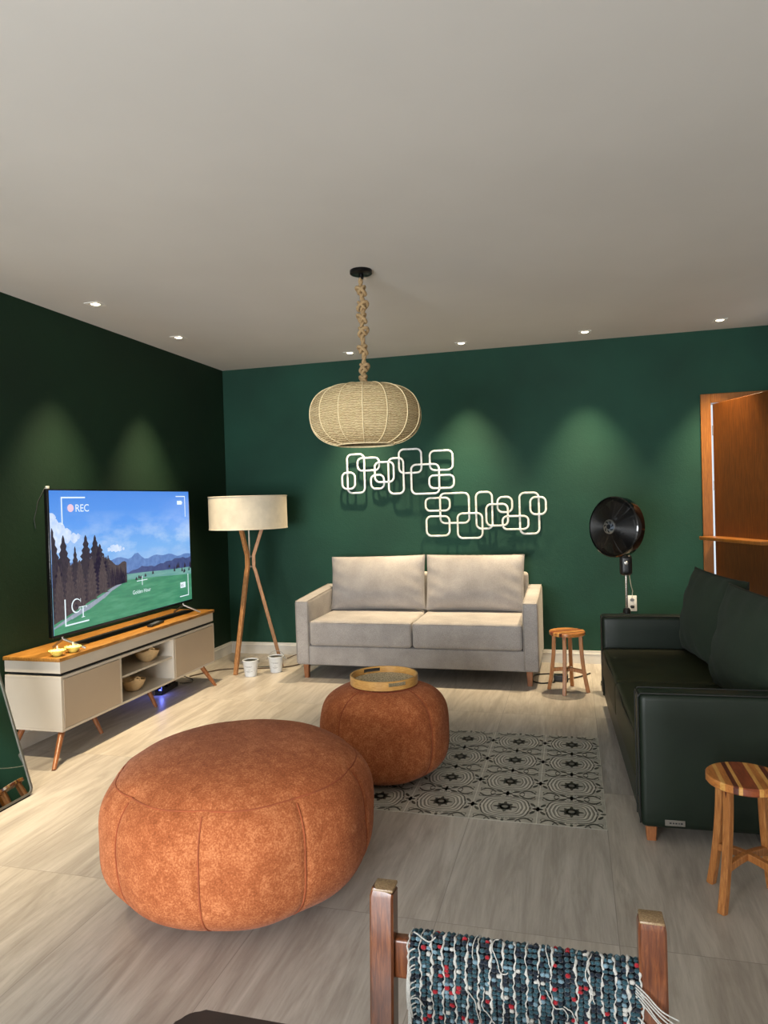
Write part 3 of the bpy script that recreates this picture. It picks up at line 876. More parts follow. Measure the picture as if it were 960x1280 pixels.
def screen():
    bm = bmesh.new()
    ya_, yb_, za_, zb2 = TY0+.010, TY1-.010, TZ0+.014, TZ1-.009
    def P(s, v, k): return (TXF+.0012+.0004*k, ya_+s*(yb_-ya_), za_+v*(zb2-za_))
    def pl(pts, k, mi): poly(bm, [P(min(1, max(0, s)), min(1, max(0, v)), k) for s, v in pts], mi)
    pl([(0, 0), (1, 0), (1, 1), (0, 1)], 0, 0)
    rg = random.Random(5)
    # cumulus at left
    for cx, cy, r in ((.02, .74, .06), (.05, .70, .07), (.09, .68, .05), (.0, .80, .05), (.13, .66, .035), (.03, .64, .07), (.155, .67, .02), (.345, .55, .016), (.37, .556, .028), (.395, .552, .030), (.42, .546, .022), (.445, .543, .012)):
        pl([(cx+r*.62*math.cos(a)*(1+.15*math.sin(5*a+cx*40)), cy+r*math.sin(a)*(1+.12*math.sin(4*a+cy*30))) for a in [2*PI*q/22 for q in range(22)]], 1, 1)
    def ridge(k, mi, f, lo, n=40, s0=0, s1=1):
        for i in range(n):
            a = s0+(s1-s0)*i/n; b = s0+(s1-s0)*(i+1)/n
            pl([(a, lo(a)), (b, lo(b)), (b, f(b)), (a, f(a))], k, mi)
    ridge(2, 2, lambda s: .485-.055*s+.010*math.sin(s*19)+.008*math.sin(s*47+1)+.045*math.exp(-((s-.54)/.035)**2), lambda s: .2)
    ridge(3, 3, lambda s: .345+.02*s+.075*max(0, s-.45)+.008*math.sin(s*23+1)+.006*math.sin(s*90)+.004*math.sin(s*211), lambda s: .2)
    ridge(4, 9, lambda s: .315+.012*math.sin(s*5-.6)+.03*max(0, .75-s), lambda s: .0)
    ridge(5, 6, lambda s: .26+.03*math.sin(s*4), lambda s: 0)
    for _ in range(14):
        s = rg.uniform(.84, 1.0); v = .26+rg.uniform(0, .06); h = rg.uniform(.03, .06); pl([(s-.008, v), (s+.008, v), (s, v+h)], 6, 4)
    for s, v in ((.55, .285), (.565, .28), (.60, .29), (.53, .275), (.66, .30), (.8, .33)): pl([(s-.009, v), (s+.009, v), (s+.003, v+.025), (s-.004, v+.022)], 6, 4)
    # path
    pts = [(0, .055, .0), (.1, .105, .02), (.2, .15, .028), (.3, .205, .022), (.36, .25, .014), (.42, .275, .006)]
    for (a, v, w), (b, v2, w2) in zip(pts, pts[1:]): pl([(a, v-w/2-.012), (b, v2-w2/2-.008), (b, v2+w2/2), (a, v+w/2)], 7, 7)
    # forest mass and conifers
    ridge(8, 5, lambda s: .47-.10*max(0, s-.28)/.18*.5+.02*math.sin(s*60), lambda s: .075+.52*s-.12*max(0, s-.3), 30, 0, .46)
    def conifer(s, base, top, w, k, mi):
        n = 22; L_ = [];
        for i in range(n):
            v = top-(top-base)*(i/(n-1)); ww = w*(.04+.96*(min(1, 1.9*i/(n-1)))**.9)*(1 if i % 2 else .62)*rg.uniform(.85, 1.1)
            L_.append((v, ww))
        for (v, a), (v2, b) in zip(L_, L_[1:]): pl([(s-b, v2), (s+b, v2), (s+a, v), (s-a, v)], k, mi)
    for _ in range(46):
        s = rg.uniform(0, .34); conifer(s, .10+.52*s, .42+rg.uniform(-.08, .12), .030, 9, 4 if rg.random() < .5 else 5)
    for _ in range(20):
        s = rg.uniform(.33, .46); conifer(s, .26+.1*(s-.33), .42-(s-.33)*.25+rg.uniform(-.03, .03), .012, 9, 4 if rg.random() < .6 else 5)
    for s, tp, w in ((.005, .74, .055), (.065, .685, .056), (.130, .60, .034), (.195, .675, .054), (.252, .67, .052), (.282, .60, .05), (.32, .50, .034)):
        conifer(s, .12+.5*s, tp, w, 10, 4)
    for s, tp, w in ((.035, .48, .034), (.095, .50, .034), (.155, .50, .036), (.225, .52, .036), (.295, .50, .036)):
        conifer(s, .08+.5*s, tp, w, 11, 5)
    # camera overlay
    def ln(a, b, c, d, k=12): pl([(a, b), (c, b), (c, d), (a, d)], k, 8)
    w, hh = .005, .008
    ln(.060, .945, .20, .945+hh+.002); ln(.060, .76, .060+w+.001, .953)
    ln(.875, .952, .955, .952+hh); ln(.955, .77, .955+w, .96)
    ln(.060, .045, .20, .045+hh+.002); ln(.060, .045, .060+w+.002, .235)
    ln(.885, .045, .968, .045+hh); ln(.963, .045, .963+w, .245)
    for i in range(1):
        pl([(.113+.018*math.cos(2*PI*q/24), .875+.028*math.sin(2*PI*q/24)) for q in range(24)], 12, 10)
    ln(.885, .882, .928, .917); ln(.930, .892, .934, .907)
    ln(.892, .125, .940, .175)
    ln(.5695, .225, .5735, .30); ln(.53, .262, .612, .268)
    def T(s, x, v, size, xs=1, k=13, mi=8):
        base = P(x, v, k)
        mt = Matrix(((0, 0, 1, base[0]), (1, 0, 0, base[1]), (0, 1, 0, base[2]), (0, 0, 0, 1)))
        add_text(bm, s, size, mt, mi, xs)
    T('REC', .138, .848, .066, 1.12)
    T('Golden Hour', .497, .163, .039, 1.02)
    T('N/S', .895, .135, .032, .85, 14, 4)
    # serif C and T monogram
    def arc(cx, cy, r, a0, a1, w0, w1, k):
        n = 20
        for i in range(n):
            a, b = a0+(a1-a0)*i/n, a0+(a1-a0)*(i+1)/n
            wa, wb = (w0+(w1-w0)*math.sin(PI*q/n) for q in (i, i+1))
            pl([(cx+(r-wa)*.56*math.cos(a), cy+(r-wa)*math.sin(a)), (cx+(r+wa)*.56*math.cos(a), cy+(r+wa)*math.sin(a)), (cx+(r+wb)*.56*math.cos(b), cy+(r+wb)*math.sin(b)), (cx+(r-wb)*.56*math.cos(b), cy+(r-wb)*math.sin(b))], k, 8)
    arc(.128, .175, .048, R(40), R(320), .002, .006, 13)
    ln(.151, .195, .1535, .222); ln(.150, .172-.034, .1525, .155)
    ln(.140, .158, .188, .163, 14); ln(.1615, .085, .1675, .163, 14); ln(.154, .082, .175, .087, 14); ln(.140, .146, .1425, .160, 14); ln(.1855, .146, .188, .160, 14)
    for v in bm.verts: v.co -= Vector((-3.02, 4.30, .6))
    # normals must face +x
    bmesh.ops.recalc_face_normals(bm, faces=bm.faces[:])
    for f in bm.faces:
        if f.normal.x < 0: f.normal_flip()
    me = bpy.data.meshes.new('screen'); bm.to_mesh(me); bm.free()
    for m in ('pSky', 'pCloud', 'pMtn', 'pMtn2', 'pTree', 'pTree2', 'pGrass', 'pPath', 'pInk', 'pGrass2', 'pDot'): me.materials.append(M[m])
    o = bpy.data.objects.new('screen', me); C.objects.link(o); o.parent = t
    o['label'] = 'lit picture of meadow, conifers and sky with REC overlay'
screen()

# wall plate / clip above the tv and its thin cable
t = thing('cable_clip', 'tiny white cable clip on the green wall at the top corner of the television', 'clip', (XL+.002, 3.838, 1.60))
bm = bmesh.new(); box(bm, 0, .014, -.012, .012, -.008, .010, .003, 2); obj('clip', bm, 'cablewhite', t)
bm = bmesh.new(); tube(bm, [(.005, -.012, .0), (.004, -.03, -.012), (.004, -.04, -.03), (.004, -.062, -.06), (.004, -.085, -.09), (.003, -.098, -.14), (.003, -.12, -.20), (.003, -.11, -.26)], .0016, 6); obj('cable', bm, 'darkgrey', t)

# things on the stand
def bowlcandle(lx, ly, label):
    t = thing('candle', label, 'candle', (lx, ly, .597), 0, 'yellow candles on the tv stand')
    bm = bmesh.new()
    lathe(bm, [(0, 0), (.018, 0), (.022, .003), (.034, .016), (.044, .032), (.0425, .034), (.036, .026), (.0, .024)], 40)
    for k in range(12):
        a = 2*PI*k/12; lathe(bm, [(0, -.003), (.006, -.002), (.007, .001), (.004, .004), (0, .005)], 8, (.0435*math.cos(a), .0435*math.sin(a), .032))
    obj('dish', bm, 'candle', t)
    bm = bmesh.new(); lathe(bm, [(0, .0242), (.037, .027), (.039, .033), (.02, .036), (0, .037)], 32); obj('wax', bm, 'candledish', t)
    bm = bmesh.new(); tube(bm, [(0, 0, .034), (.001, 0, .06)], .0035, 8); obj('wick', bm, 'wick', t)
bowlcandle(-2.945, 3.475, 'yellow candle in a scalloped dish nearest the left end of the stand')
bowlcandle(-2.925, 3.585, 'yellow candle in a scalloped dish beside the television foot')
t = thing('remote_control', 'black remote control lying on the wooden stand top below the screen', 'remote', (-2.955, 4.50, .598), R(8))
bm = bmesh.new(); cush(bm, (0, 0, .009), (.022, .10, .008), .006); obj('case', bm, 'black', t)
bm = bmesh.new()
for i in range(7):
    for j in (-1, 0, 1): lathe(bm, [(0, 0), (.0035, 0), (.003, .0012), (0, .0015)], 8, (j*.011, -.06+i*.018, .017))
obj('button', bm, 'grey', t)

def bowl(loc, label):
    t = thing('wooden_bowl', label, 'bowl', loc, R(-35), 'bowls on the open shelves of the stand')
    bm = bmesh.new()
    lathe(bm, [(0, 0), (.040, 0), (.048, .004), (.070, .030), (.085, .062), (.088, .075), (.084, .075), (.080, .062), (.064, .032), (.042, .010), (0, .008)], 48)
    for v in bm.verts:
        a = math.atan2(v.co.y, v.co.x)
        if v.co.z > .05: v.co.z += .018*math.exp(-(a/.45)**2)
    obj('bowl_body', bm, 'tan', t)
    bm = bmesh.new(); tube(bm, [(.086, -.020, .078), (.092, -.018, .098), (.094, 0, .108), (.092, .018, .098), (.086, .020, .078)], .004, 8)
    obj('handle', bm, 'tan', t)
bowl((-3.0, 4.445, .3472), 'pale wooden bowl with a loop handle on the upper open shelf')
bowl((-3.0, 4.265, .1812), 'pale wooden bowl with a loop handle on the lower open shelf')

# power strip and cables below
strip_ = t = thing('power_strip', 'black power strip with glowing blue light on the floor beneath the stand', 'power strip', (-3.14, 4.90, 0), R(6))
bm = bmesh.new(); cush(bm, (0, 0, .020), (.03, .14, .019), .006)
obj('case', bm, 'black', t)
bm = bmesh.new(); cush(bm, (0, -.10, .055), (.022, .022, .016), .004); obj('plug', bm, 'blackgloss', t)
bm = bmesh.new(); cush(bm, (0, .0, .055), (.022, .028, .018), .004); obj('plug', bm, 'blackgloss', t)
bm = bmesh.new(); lathe(bm, [(0, 0), (.009, 0), (.008, .005), (0, .007)], 12, (.012, -.13, .038)); obj('indicator_light', bm, 'led', t)
def cord(owner, label, pts, r=.004, m='cableblack'):
    inv = (Matrix.Translation(owner.location) @ Matrix.Rotation(owner.rotation_euler.z, 4, 'Z')).inverted()
    pts = [inv @ Vector(p) for p in pts]
    # smooth with Catmull-Rom
    P = [Vector(p) for p in pts]; out = []
    for i in range(len(P)-1):
        p0 = P[max(0, i-1)]; p1 = P[i]; p2 = P[i+1]; p3 = P[min(len(P)-1, i+2)]
        for k in range(8):
            s = k/8; out.append(.5*((2*p1)+(p2-p0)*s+(2*p0-5*p1+4*p2-p3)*s*s+(-p0+3*p1-3*p2+p3)*s**3))
    out.append(P[-1]); bm = bmesh.new(); tube(bm, out, r, 8); o = obj('power_cord', bm, m, owner, 60); o['label'] = label; return o
cord(strip_, 'black cable looping from the power strip up behind the tv stand', [(-3.12, 5.06, .02), (-3.07, 5.15, .006), (-3.12, 5.25, .006), (-3.2, 5.23, .05), (-3.24, 5.235, .2), (-3.26, 5.24, .40), (-3.27, 5.245, .5)])
cord(lamp_, 'brown cable running along the floor behind the white buckets to the stand', [(-3.19, 5.33, .006), (-3.05, 5.58, .006), (-2.86, 5.66, .006), (-2.66, 5.70, .006), (-2.46, 5.80, .006), (-2.36, 6.02, .006), (-2.25, 6.12, .006), (-2.0, 6.2, .006)], .005, 'cablebrown')
cord(lamp_, 'thin dark cable on the floor between the lamp and the beige sofa', [(-2.62, 6.10, .005), (-2.54, 6.20, .03), (-2.44, 6.22, .05), (-2.36, 6.12, .006), (-2.2, 6.10, .006), (-2.05, 6.16, .006)], .0045, 'cablebrown')
t = thing('power_adapter', 'black power adapter box on the floor behind the small stool', 'adapter', (-.125, 5.66, 0))
bm = bmesh.new(); cush(bm, (0, 0, .026), (.055, .035, .025), .006); obj('case', bm, 'black', t)
cord(t, 'black cable looping on the floor behind the small stool to the beige sofa', [(.10, 5.92, .006), (.02, 5.80, .006), (-.08, 5.70, .006)], .0055)
cord(t, 'black cable curling from the adapter toward the beige sofa leg', [(-.17, 5.60, .006), (-.27, 5.55, .006), (-.34, 5.62, .006), (-.33, 5.80, .006), (-.22, 5.86, .006)], .0055)

# ------------------------------------------------------------------ buckets
def bucket(x, y, rz, label, s=1):
    t = thing('metal_bucket', label, 'bucket', (x, y, 0), rz, 'small white buckets under the floor lamp')
    bm = bmesh.new()
    lathe(bm, [(0, 0), (.048*s, 0), (.050*s, .004), (.066*s, .128), (.069*s, .132), (.069*s, .136), (.066*s, .137), (.064*s, .128), (.048*s, .010), (0, .010)], 48)
    obj('pail', bm, 'bucket', t)
    bm = bmesh.new(); lathe(bm, [(0, .118), (.0625*s, .118), (.0627*s, .127), (.035, .134), (0, .129)], 32); obj('filling', bm, 'soil', t)
    bm = bmesh.new()
    for sg in (-1, 1): tube(bm, [(sg*.068*s, -.012, .125), (sg*.078*s, -.010, .110), (sg*.078*s, .010, .110), (sg*.068*s, .012, .125)], .0028, 6)
    tube(bm, [(.070*s*math.cos(a), .03+.02*math.sin(a), .116+.055*math.sin(a)) for a in [PI*k/16 for k in range(17)]], .002, 6)
    obj('handle', bm, 'silver', t)
    # thin grey printed lines
    bm = bmesh.new(); rg = random.Random(int(x*100))
    for z, a0, a1 in ((.088, -.55, .5), (.080, -.35, .3), (.060, -.12, .12), (.045, -.4, .42), (.037, -.25, .2)):
        a = a0
        while a < a1:
            da = rg.uniform(.05, .14); r = (.050+(z-.004)*.129)*s+.0006
            q = [(r*math.cos(b-PI/2), r*math.sin(b-PI/2)) for b in (a, a+da)]
            poly(bm, [(q[0][0], q[0][1], z), (q[1][0], q[1][1], z), (q[1][0], q[1][1], z+.003), (q[0][0], q[0][1], z+.003)])
            a += da+.04
    obj('print', bm, 'grey', t)
bucket(-2.680, 5.455, .15, 'small white metal bucket with grey print, left one by the lamp leg')
bucket(-2.520, 5.620, .3, 'small white metal bucket with grey print, right one nearer the beige sofa')

# ------------------------------------------------------------------ wall sculptures
def ring(bm, cx, cz, w, h, y, wd=.017, dp=.010, rc=.045):
    rc = min(rc, w*.36, h*.36); pts = []
    for sx, sz, a0 in ((1, 1, 0), (-1, 1, 90), (-1, -1, 180), (1, -1, 270)):
        for k in range(7):
            a = R(a0+90*k/6); pts.append((cx+sx*(w/2-rc)+rc*math.cos(a), y, cz+sz*(h/2-rc)+rc*math.sin(a)))
    n = len(pts); P = [Vector(p) for p in pts]; rr = []
    for i in range(n):
        tn = (P[(i+1) % n]-P[i-1]).normalized(); nn = Vector((tn.z, 0, -tn.x))
        rr.append([bm.verts.new(P[i]+nn*a*wd/2+Vector((0, b*dp/2, 0))) for a, b in ((1, .5), (.6, 1), (-.6, 1), (-1, .5), (-1, -.5), (-.6, -1), (.6, -1), (1, -.5))])
    for i in range(n):
        a, b = rr[i], rr[(i+1) % n]
        for k in range(8): bm.faces.new([a[k], a[(k+1) % 8], b[(k+1) % 8], b[k]])
ARTA = [(-1.943, 1.712, 0.182, 0.374), (-2.014, 1.648, 0.141, 0.167), (-1.821, 1.795, 0.224, 0.133), (-1.668, 1.716, 0.195, 0.199), (-1.737, 1.629, 0.14, 0.143), (-1.557, 1.677, 0.157, 0.34), (-1.424, 1.808, 0.224, 0.232), (-1.287, 1.639, 0.272, 0.281), (-1.138, 1.802, 0.225, 0.19), (-1.138, 1.61, 0.241, 0.131)]
ARTB = [(-1.181, 1.407, 0.237, 0.132), (-1.181, 1.211, 0.226, 0.192), (-1.028, 1.369, 0.277, 0.284), (-0.892, 1.209, 0.237, 0.237), (-0.763, 1.342, 0.159, 0.341), (-0.65, 1.3, 0.205, 0.206), (-0.581, 1.389, 0.144, 0.15), (-0.492, 1.228, 0.239, 0.131), (-0.371, 1.308, 0.181, 0.374), (-0.295, 1.372, 0.148, 0.166)]
for nm, data, label, mt in (('wall_sculpture', ARTA, 'upper left wall sculpture of interlocking white rounded squares', 'artwhite'), ('wall_sculpture', ARTB, 'lower right wall sculpture of interlocking pale gold and white rounded squares', 'artgold')):
    cx = sum(d[0] for d in data)/len(data); cz = sum(d[1] for d in data)/len(data)
    t = thing(nm, label, 'wall art', (cx, YB-.035, cz), 0, 'pair of interlocking ring wall sculptures')
    for i, (x, z, w, h) in enumerate(data):
        bm = bmesh.new(); ring(bm, x-cx, z-cz, w-.016, h-.016, (-.004 if i % 2 else .004)); obj('ring', bm, mt, t)
    for (x, z, w, h) in (data[0], data[-1], data[5]):
        bm = bmesh.new(); tube(bm, [(x-cx, .0, z-cz+h/2-.01), (x-cx, .034, z-cz+h/2-.01)], .004, 8); obj('wall_pin', bm, 'silver', t)

# ------------------------------------------------------------------ downlights
def downlight(x, y, label, group):
    t = thing('recessed_downlight', label, 'ceiling light', (x, y, H), 0, group)
    bm = bmesh.new(); o_, i_ = .050, .030
    for a in range(4):
        mt = Matrix.Rotation(PI/2*a, 4, 'Z')
        ps = [(-o_, -o_, -.0), (o_, -o_, 0), (o_, -o_, -.004), (-o_, -o_, -.004), (-i_, -i_, -.0035), (i_, -i_, -.0035)]
        P = [mt @ Vector(p) for p in ps]
        poly(bm, [P[0], P[1], P[2], P[3]]); poly(bm, [P[3], P[2], P[5], P[4]])
    obj('trim_plate', bm, 'white', t)
    bm = bmesh.new(); lathe(bm, [(0, -.006), (.020, -.005), (.029, -.001)], 24); obj('lens', bm, 'lens', t)
    ld = bpy.data.lights.new('spot', 'SPOT'); ld.energy = SPOT; ld.color = (1, .79, .50); ld.spot_size = R(65); ld.spot_blend = 1.0; ld.shadow_soft_size = .025
    lo = bpy.data.objects.new('spot', ld); C.objects.link(lo); lo.location = (x, y, H-.012)
SPOT = 325
BK = 'downlights along the back wall'; LF = 'downlights along the left wall'
downlight(-2.943, 3.93, 'recessed downlight above the near end of the television', LF)
downlight(-2.943, 4.92, 'recessed downlight above the far end of the television', LF)
downlight(-1.882, 5.985, 'recessed downlight just left of the pendant rope by the back wall', BK)
downlight(-.887, 5.985, 'recessed downlight by the back wall just right of the pendant rope', BK)
downlight(.124, 5.965, 'recessed downlight by the back wall between the sculptures and the fan', BK)
downlight(1.128, 5.96, 'recessed downlight by the back wall above the wooden door', BK)
downlight(-2.943, 2.94, 'recessed downlight above the leaning mirror', LF)
downlight(-2.943, 1.95, 'recessed downlight nearest the viewer along the left wall', LF)

# ------------------------------------------------------------------ stools
def stool(loc, rz, label, group):
    t = thing('wooden_stool', label, 'stool', loc, rz, group)
    bm = bmesh.new(); rs, zt, th = .130, .448, .028
    widths = [(-.130, 0), (-.098, 1), (-.084, 0), (-.062, 2), (-.046, 1), (-.034, 3), (.016, 1), (.030, 0), (.052, 1), (.066, 2), (.084, 0), (.130, None)]
    for (a, mi), (b, _) in zip(widths, widths[1:]):
        n = 6; top = []; pts = []
        xs = [a+(b-a)*k/n for k in range(n+1)]
        for ez, rr in ((zt, rs-.004), (zt-.004, rs), (zt-th+.004, rs), (zt-th, rs-.004)):
            up = [(x*rr/rs, math.sqrt(max(0, rr*rr-(x*rr/rs)**2)), ez) for x in xs]; dn = [(x, -y, z) for x, y, z in up]
            pts.append((up, dn))
        for q in range(3):
            for k in range(n):
                for sd in (0, 1):
                    A, B = pts[q][sd], pts[q+1][sd]
                    if (Vector(A[k])-Vector(A[k+1])).length < 1e-6: continue
                    poly(bm, [A[k], A[k+1], B[k+1], B[k]], mi)
        for q in (0, 3):
            u, d = pts[q]
            for k in range(n): 
                qd = [u[k], u[k+1], d[k+1], d[k]]
                if abs(u[k][1]) < 1e-6: qd = [u[k], u[k+1], d[k+1]]
                if abs(u[k+1][1]) < 1e-6: qd = [u[k], u[k+1], d[k]]
                poly(bm, qd, mi)
    bmesh.ops.remove_doubles(bm, verts=bm.verts[:], dist=1e-5)
    obj('seat', bm, ['st0', 'st1', 'st2', 'st3'], t, 30)
    for k in range(4):
        a = PI/4+PI/2*k; d = Vector((math.cos(a), math.sin(a), 0)); s = Vector((-d.y, d.x, 0)); pts = []
        for i in range(13):
            q = i/12; z = .427*(1-q); r = .098-.012*math.sin(PI*min(1, q*1.6))*0+.046*q**2.0
            pts.append(d*r+Vector((0, 0, z)))
        bm = bmesh.new(); bar(bm, pts, .026, .026, s, ws=[1]*13); leg = obj('leg', bm, 'stoolleg', t)
        bm = bmesh.new(); c = d*.1125+Vector((0, 0, .405)); 
        poly(bm, [c+s*.006+Vector((0, 0, .02)), c-s*.006+Vector((0, 0, .02)), c-s*.001-Vector((0, 0, .012)), c+s*.001-Vector((0, 0, .012))])
        obj('wedge', bm, 'st2', leg, None)
    for k in range(2):
        a = PI/4+PI/2*k; d = Vector((math.cos(a), math.sin(a), 0)); s = Vector((-d.y, d.x, 0))
        bm = bmesh.new(); z = .150+(.0 if k else .0)
        n = 8; pts = [d*(-.108+.216*i/n)+Vector((0, 0, z+.012*math.cos(PI*(i/n-.5))*(1 if k else 1))) for i in range(n+1)]
        bar(bm, pts, .022, .026, s); obj('stretcher', bm, 'stoolleg', t)
    return t
stool((-.067, 5.386, 0), R(-56), 'small round striped wooden stool beside the beige sofa', None)
stool((.563, 2.707, 0), R(0), 'small round striped wooden stool beside the near end of the dark green sofa', None)

# ------------------------------------------------------------------ pedestal fan
FX, FY = .372, 5.60
fan_ = t = thing('pedestal_fan', 'black pedestal fan with silver hub standing behind the dark green sofa', 'fan', (FX, FY, 0))
bm = bmesh.new(); lathe(bm, [(0, 0), (.20, 0), (.205, .006), (.20, .020), (.15, .034), (.05, .048), (.03, .07), (0, .07)], 56); obj('base', bm, 'blackgloss', t)
bm = bmesh.new(); tube(bm, [(0, 0, .05), (0, 0, .53)], .015, 16); obj('lower_pole', bm, 'black', t)
bm = bmesh.new(); lathe(bm, [(0, .515), (.024, .515), (.028, .53), (.028, .575), (.018, .59), (0, .59)], 24); tube(bm, [(0, 0, .545), (-.03, -.03, .545)], .009, 10); lathe(bm, [(0, -.012), (.016, -.01), (.018, 0), (.016, .010), (0, .012)], 14, (-.035, -.035, .545)); obj('collar', bm, 'black', t)
bm = bmesh.new(); tube(bm, [(0, 0, .58), (0, 0, .86)], .0095, 16); obj('upper_pole', bm, 'chrome', t)
bm = bmesh.new(); cush(bm, (0, -.005, .915), (.045, .032, .080), .028, (.0, .004, 0)); cush(bm, (0, .005, 1.04), (.03, .03, .09), .02); obj('control_box', bm, 'black', t)
bm = bmesh.new(); FM = Matrix.Translation((0, -.04, .935)) @ Matrix.Rotation(PI/2, 4, 'X'); lathe(bm, [(0, 0), (.016, 0), (.016, .008), (.012, .013), (0, .014)], 20, mat=FM); obj('speed_knob', bm, 'silver', t)
# head: axis points to (-.7,-.7); local Z of HM is the axis
HC_ = Vector((-.112, -.145, 1.212))
ax = Vector((-.68, -.73, .06)).normalized(); up = Vector((0, 0, 1)); sx = up.cross(ax).normalized(); uy = ax.cross(sx)
HM = Matrix(((sx.x, uy.x, ax.x, HC_.x), (sx.y, uy.y, ax.y, HC_.y), (sx.z, uy.z, ax.z, HC_.z), (0, 0, 0, 1)))
RG = .222
def gz(r): return .012-.045*(r/RG)**2.4      # front grille dome
bm = bmesh.new()
for k in range(34):
    r = .055+(RG-.058)*k/33; tube(bm, [(r*math.cos(2*PI*i/72), r*math.sin(2*PI*i/72), gz(r)) for i in range(72)], .0015, 5, closed=True, mat=HM)
for k in range(20):
    a = 2*PI*k/20; tube(bm, [((.05+(RG-.052)*q/8)*math.cos(a+.12*q/8), (.05+(RG-.052)*q/8)*math.sin(a+.12*q/8), gz(.05+(RG-.052)*q/8)-.002) for q in range(9)], .0016, 5, mat=HM)
obj('front_grille', bm, 'black', t)
bm = bmesh.new()
lathe(bm, [(RG-.004, -.022), (RG+.004, -.028), (RG+.007, -.055), (RG+.002, -.105), (RG-.006, -.100), (RG-.006, -.035)], 96, mat=HM, closed=True)
obj('rim', bm, 'blackgloss', t)
bm = bmesh.new()
def gz2(r): return -.100-.045*(1-(r/RG)**3)
for k in range(44):
    r = .06+(RG-.062)*k/43; tube(bm, [(r*math.cos(2*PI*i/64), r*math.sin(2*PI*i/64), gz2(r)) for i in range(64)], .0019, 5, closed=True, mat=HM)
for k in range(28):
    a = 2*PI*k/28; tube(bm, [((.05+(RG-.052)*q/8)*math.cos(a-.2*q/8), (.05+(RG-.052)*q/8)*math.sin(a-.2*q/8), gz2(.05+(RG-.052)*q/8)) for q in range(9)], .0018, 5, mat=HM)
obj('rear_grille', bm, 'black', t)
bm = bmesh.new(); lathe(bm, [(0, .018), (.030, .018), (.052, .014), (.056, .008), (.056, .0), (0, .0)], 48, mat=HM)
hub = obj('hub_cap', bm, 'silver', t)
bm = bmesh.new(); lathe(bm, [(0, .0205), (.018, .020), (.019, .0175), (0, .0175)], 24, mat=HM)
for k in range(7):
    a = 2*PI*k/7; P_ = []
    for q in range(7):
        aa = a+q*.07; rr = .024+.020*q/6; P_.append((rr, aa))
    w = .16
    for (r1, a1), (r2, a2) in zip(P_, P_[1:]):
        poly(bm, [HM @ Vector((r_*math.cos(b), r_*math.sin(b), .0192-.10*max(0, r_-.03)**1.0*.2)) for r_, b in ((r1, a1-w), (r1, a1+w), (r2, a2+w), (r2, a2-w))])
obj('hub_emblem', bm, 'black', hub)
for k in range(5):
    bm = bmesh.new(); a0 = 2*PI*k/5; n = 8; rows = []
    for i in range(n+1):
        r = .03+.165*i/n; row = []
        for j in range(7):
            s = -1+2*j/6; aa = a0+s*(.38+.16*math.sin(PI*i/n)); row.append(bm.verts.new(HM @ Vector((r*math.cos(aa), r*math.sin(aa), -.045+s*.018))))
        rows.append(row)
    for a, b in zip(rows, rows[1:]):
        for j in range(6): bm.faces.new([a[j], a[j+1], b[j+1], b[j]])
    bl = obj('blade', bm, 'black', t, 180); md = bl.modifiers.new('t', 'SOLIDIFY'); md.thickness = .002
bm = bmesh.new(); lathe(bm, [(0, -.10), (.055, -.11), (.062, -.14), (.058, -.19), (.035, -.215), (0, -.22)], 36, mat=HM); lathe(bm, [(0, -.02), (.032, -.02), (.032, -.105), (0, -.105)], 24, mat=HM)
obj('motor_housing', bm, 'black', t)

# wall outlet and its plug lead
t = thing('wall_outlet', 'white double wall outlet on the green wall just right of the fan pole', 'outlet', (.462, YB, .524))
bm = bmesh.new(); box(bm, -.037, .037, -.010, 0, -.066, .066, .003, 2); obj('plate', bm, 'white', t)
bm = bmesh.new()
for z in (.030, -.028):
    for k in range(1): lathe(bm, [(0, 0), (.019, 0), (.018, .0012), (0, .0012)], 6, mat=Matrix.Translation((0, -.010, z)) @ Matrix.Rotation(PI/2, 4, 'X') @ Matrix.Diagonal((1, .75, 1, 1)))
obj('socket', bm, 'grey', t)
t = thing('power_plug', 'black plug pushed into the lower socket of the white outlet', 'plug', (.462, YB-.013, .498))
bm = bmesh.new(); cush(bm, (0, -.015, 0), (.014, .014, .012), .005); obj('plug_body', bm, 'black', t)
cord(fan_, 'pale thin cable hanging from the fan control box to the wall outlet', [(.395, 5.63, .86), (.42, 5.8, .74), (.45, 6.05, .66), (.462, 6.24, .62), (.462, 6.276, .57)], .003, 'cablewhite')

# ------------------------------------------------------------------ leaning mirror
LA = math.atan(.306)
t = thing('leaning_mirror', 'tall mirror with thin dark frame leaning on the left green wall', 'mirror', (-2.712, 2.995, .0), 0)
ml, mw = 1.88, .70
tu = Vector((-math.sin(LA), 0, math.cos(LA))); tn = Vector((math.cos(LA), 0, math.sin(LA)))
MM = Matrix(((tn.x, 0, tu.x, 0), (0, -1, 0, 0), (tn.z, 0, tu.z, .006), (0, 0, 0, 1)))   # local: x out, y toward viewer (flipped), z up the glass
def rr_outline(w, h, r, off=0, n=6):
    pts = []
    for cx, cy, a0 in ((w-r, h-r, 0), (r, h-r, 90), (r, r, 180), (w-r, r, 270)):
        for k in range(n+1):
            a = R(a0+90*k/n); pts.append((cx+(r-off)*math.cos(a), cy+(r-off)*math.sin(a)))
    return pts
bm = bmesh.new(); 
o1 = rr_outline(mw, ml, .035); o2 = rr_outline(mw, ml, .035, .010)
for (A, B, za, zb__) in ((o1, o2, 0, 0),):
    n = len(A)
    vs = [[bm.verts.new(MM @ Vector((x, p[0], p[1]))) for p in q] for q, x in ((A, -.022), (A, .004), (B, .004), (B, -.004))]
    for a, b in zip(vs, vs[1:]):
        for i in range(n): bm.faces.new([a[i], a[(i+1) % n], b[(i+1) % n], b[i]])
    bm.faces.new(vs[0][::-1])
obj('frame', bm, 'silver', t)
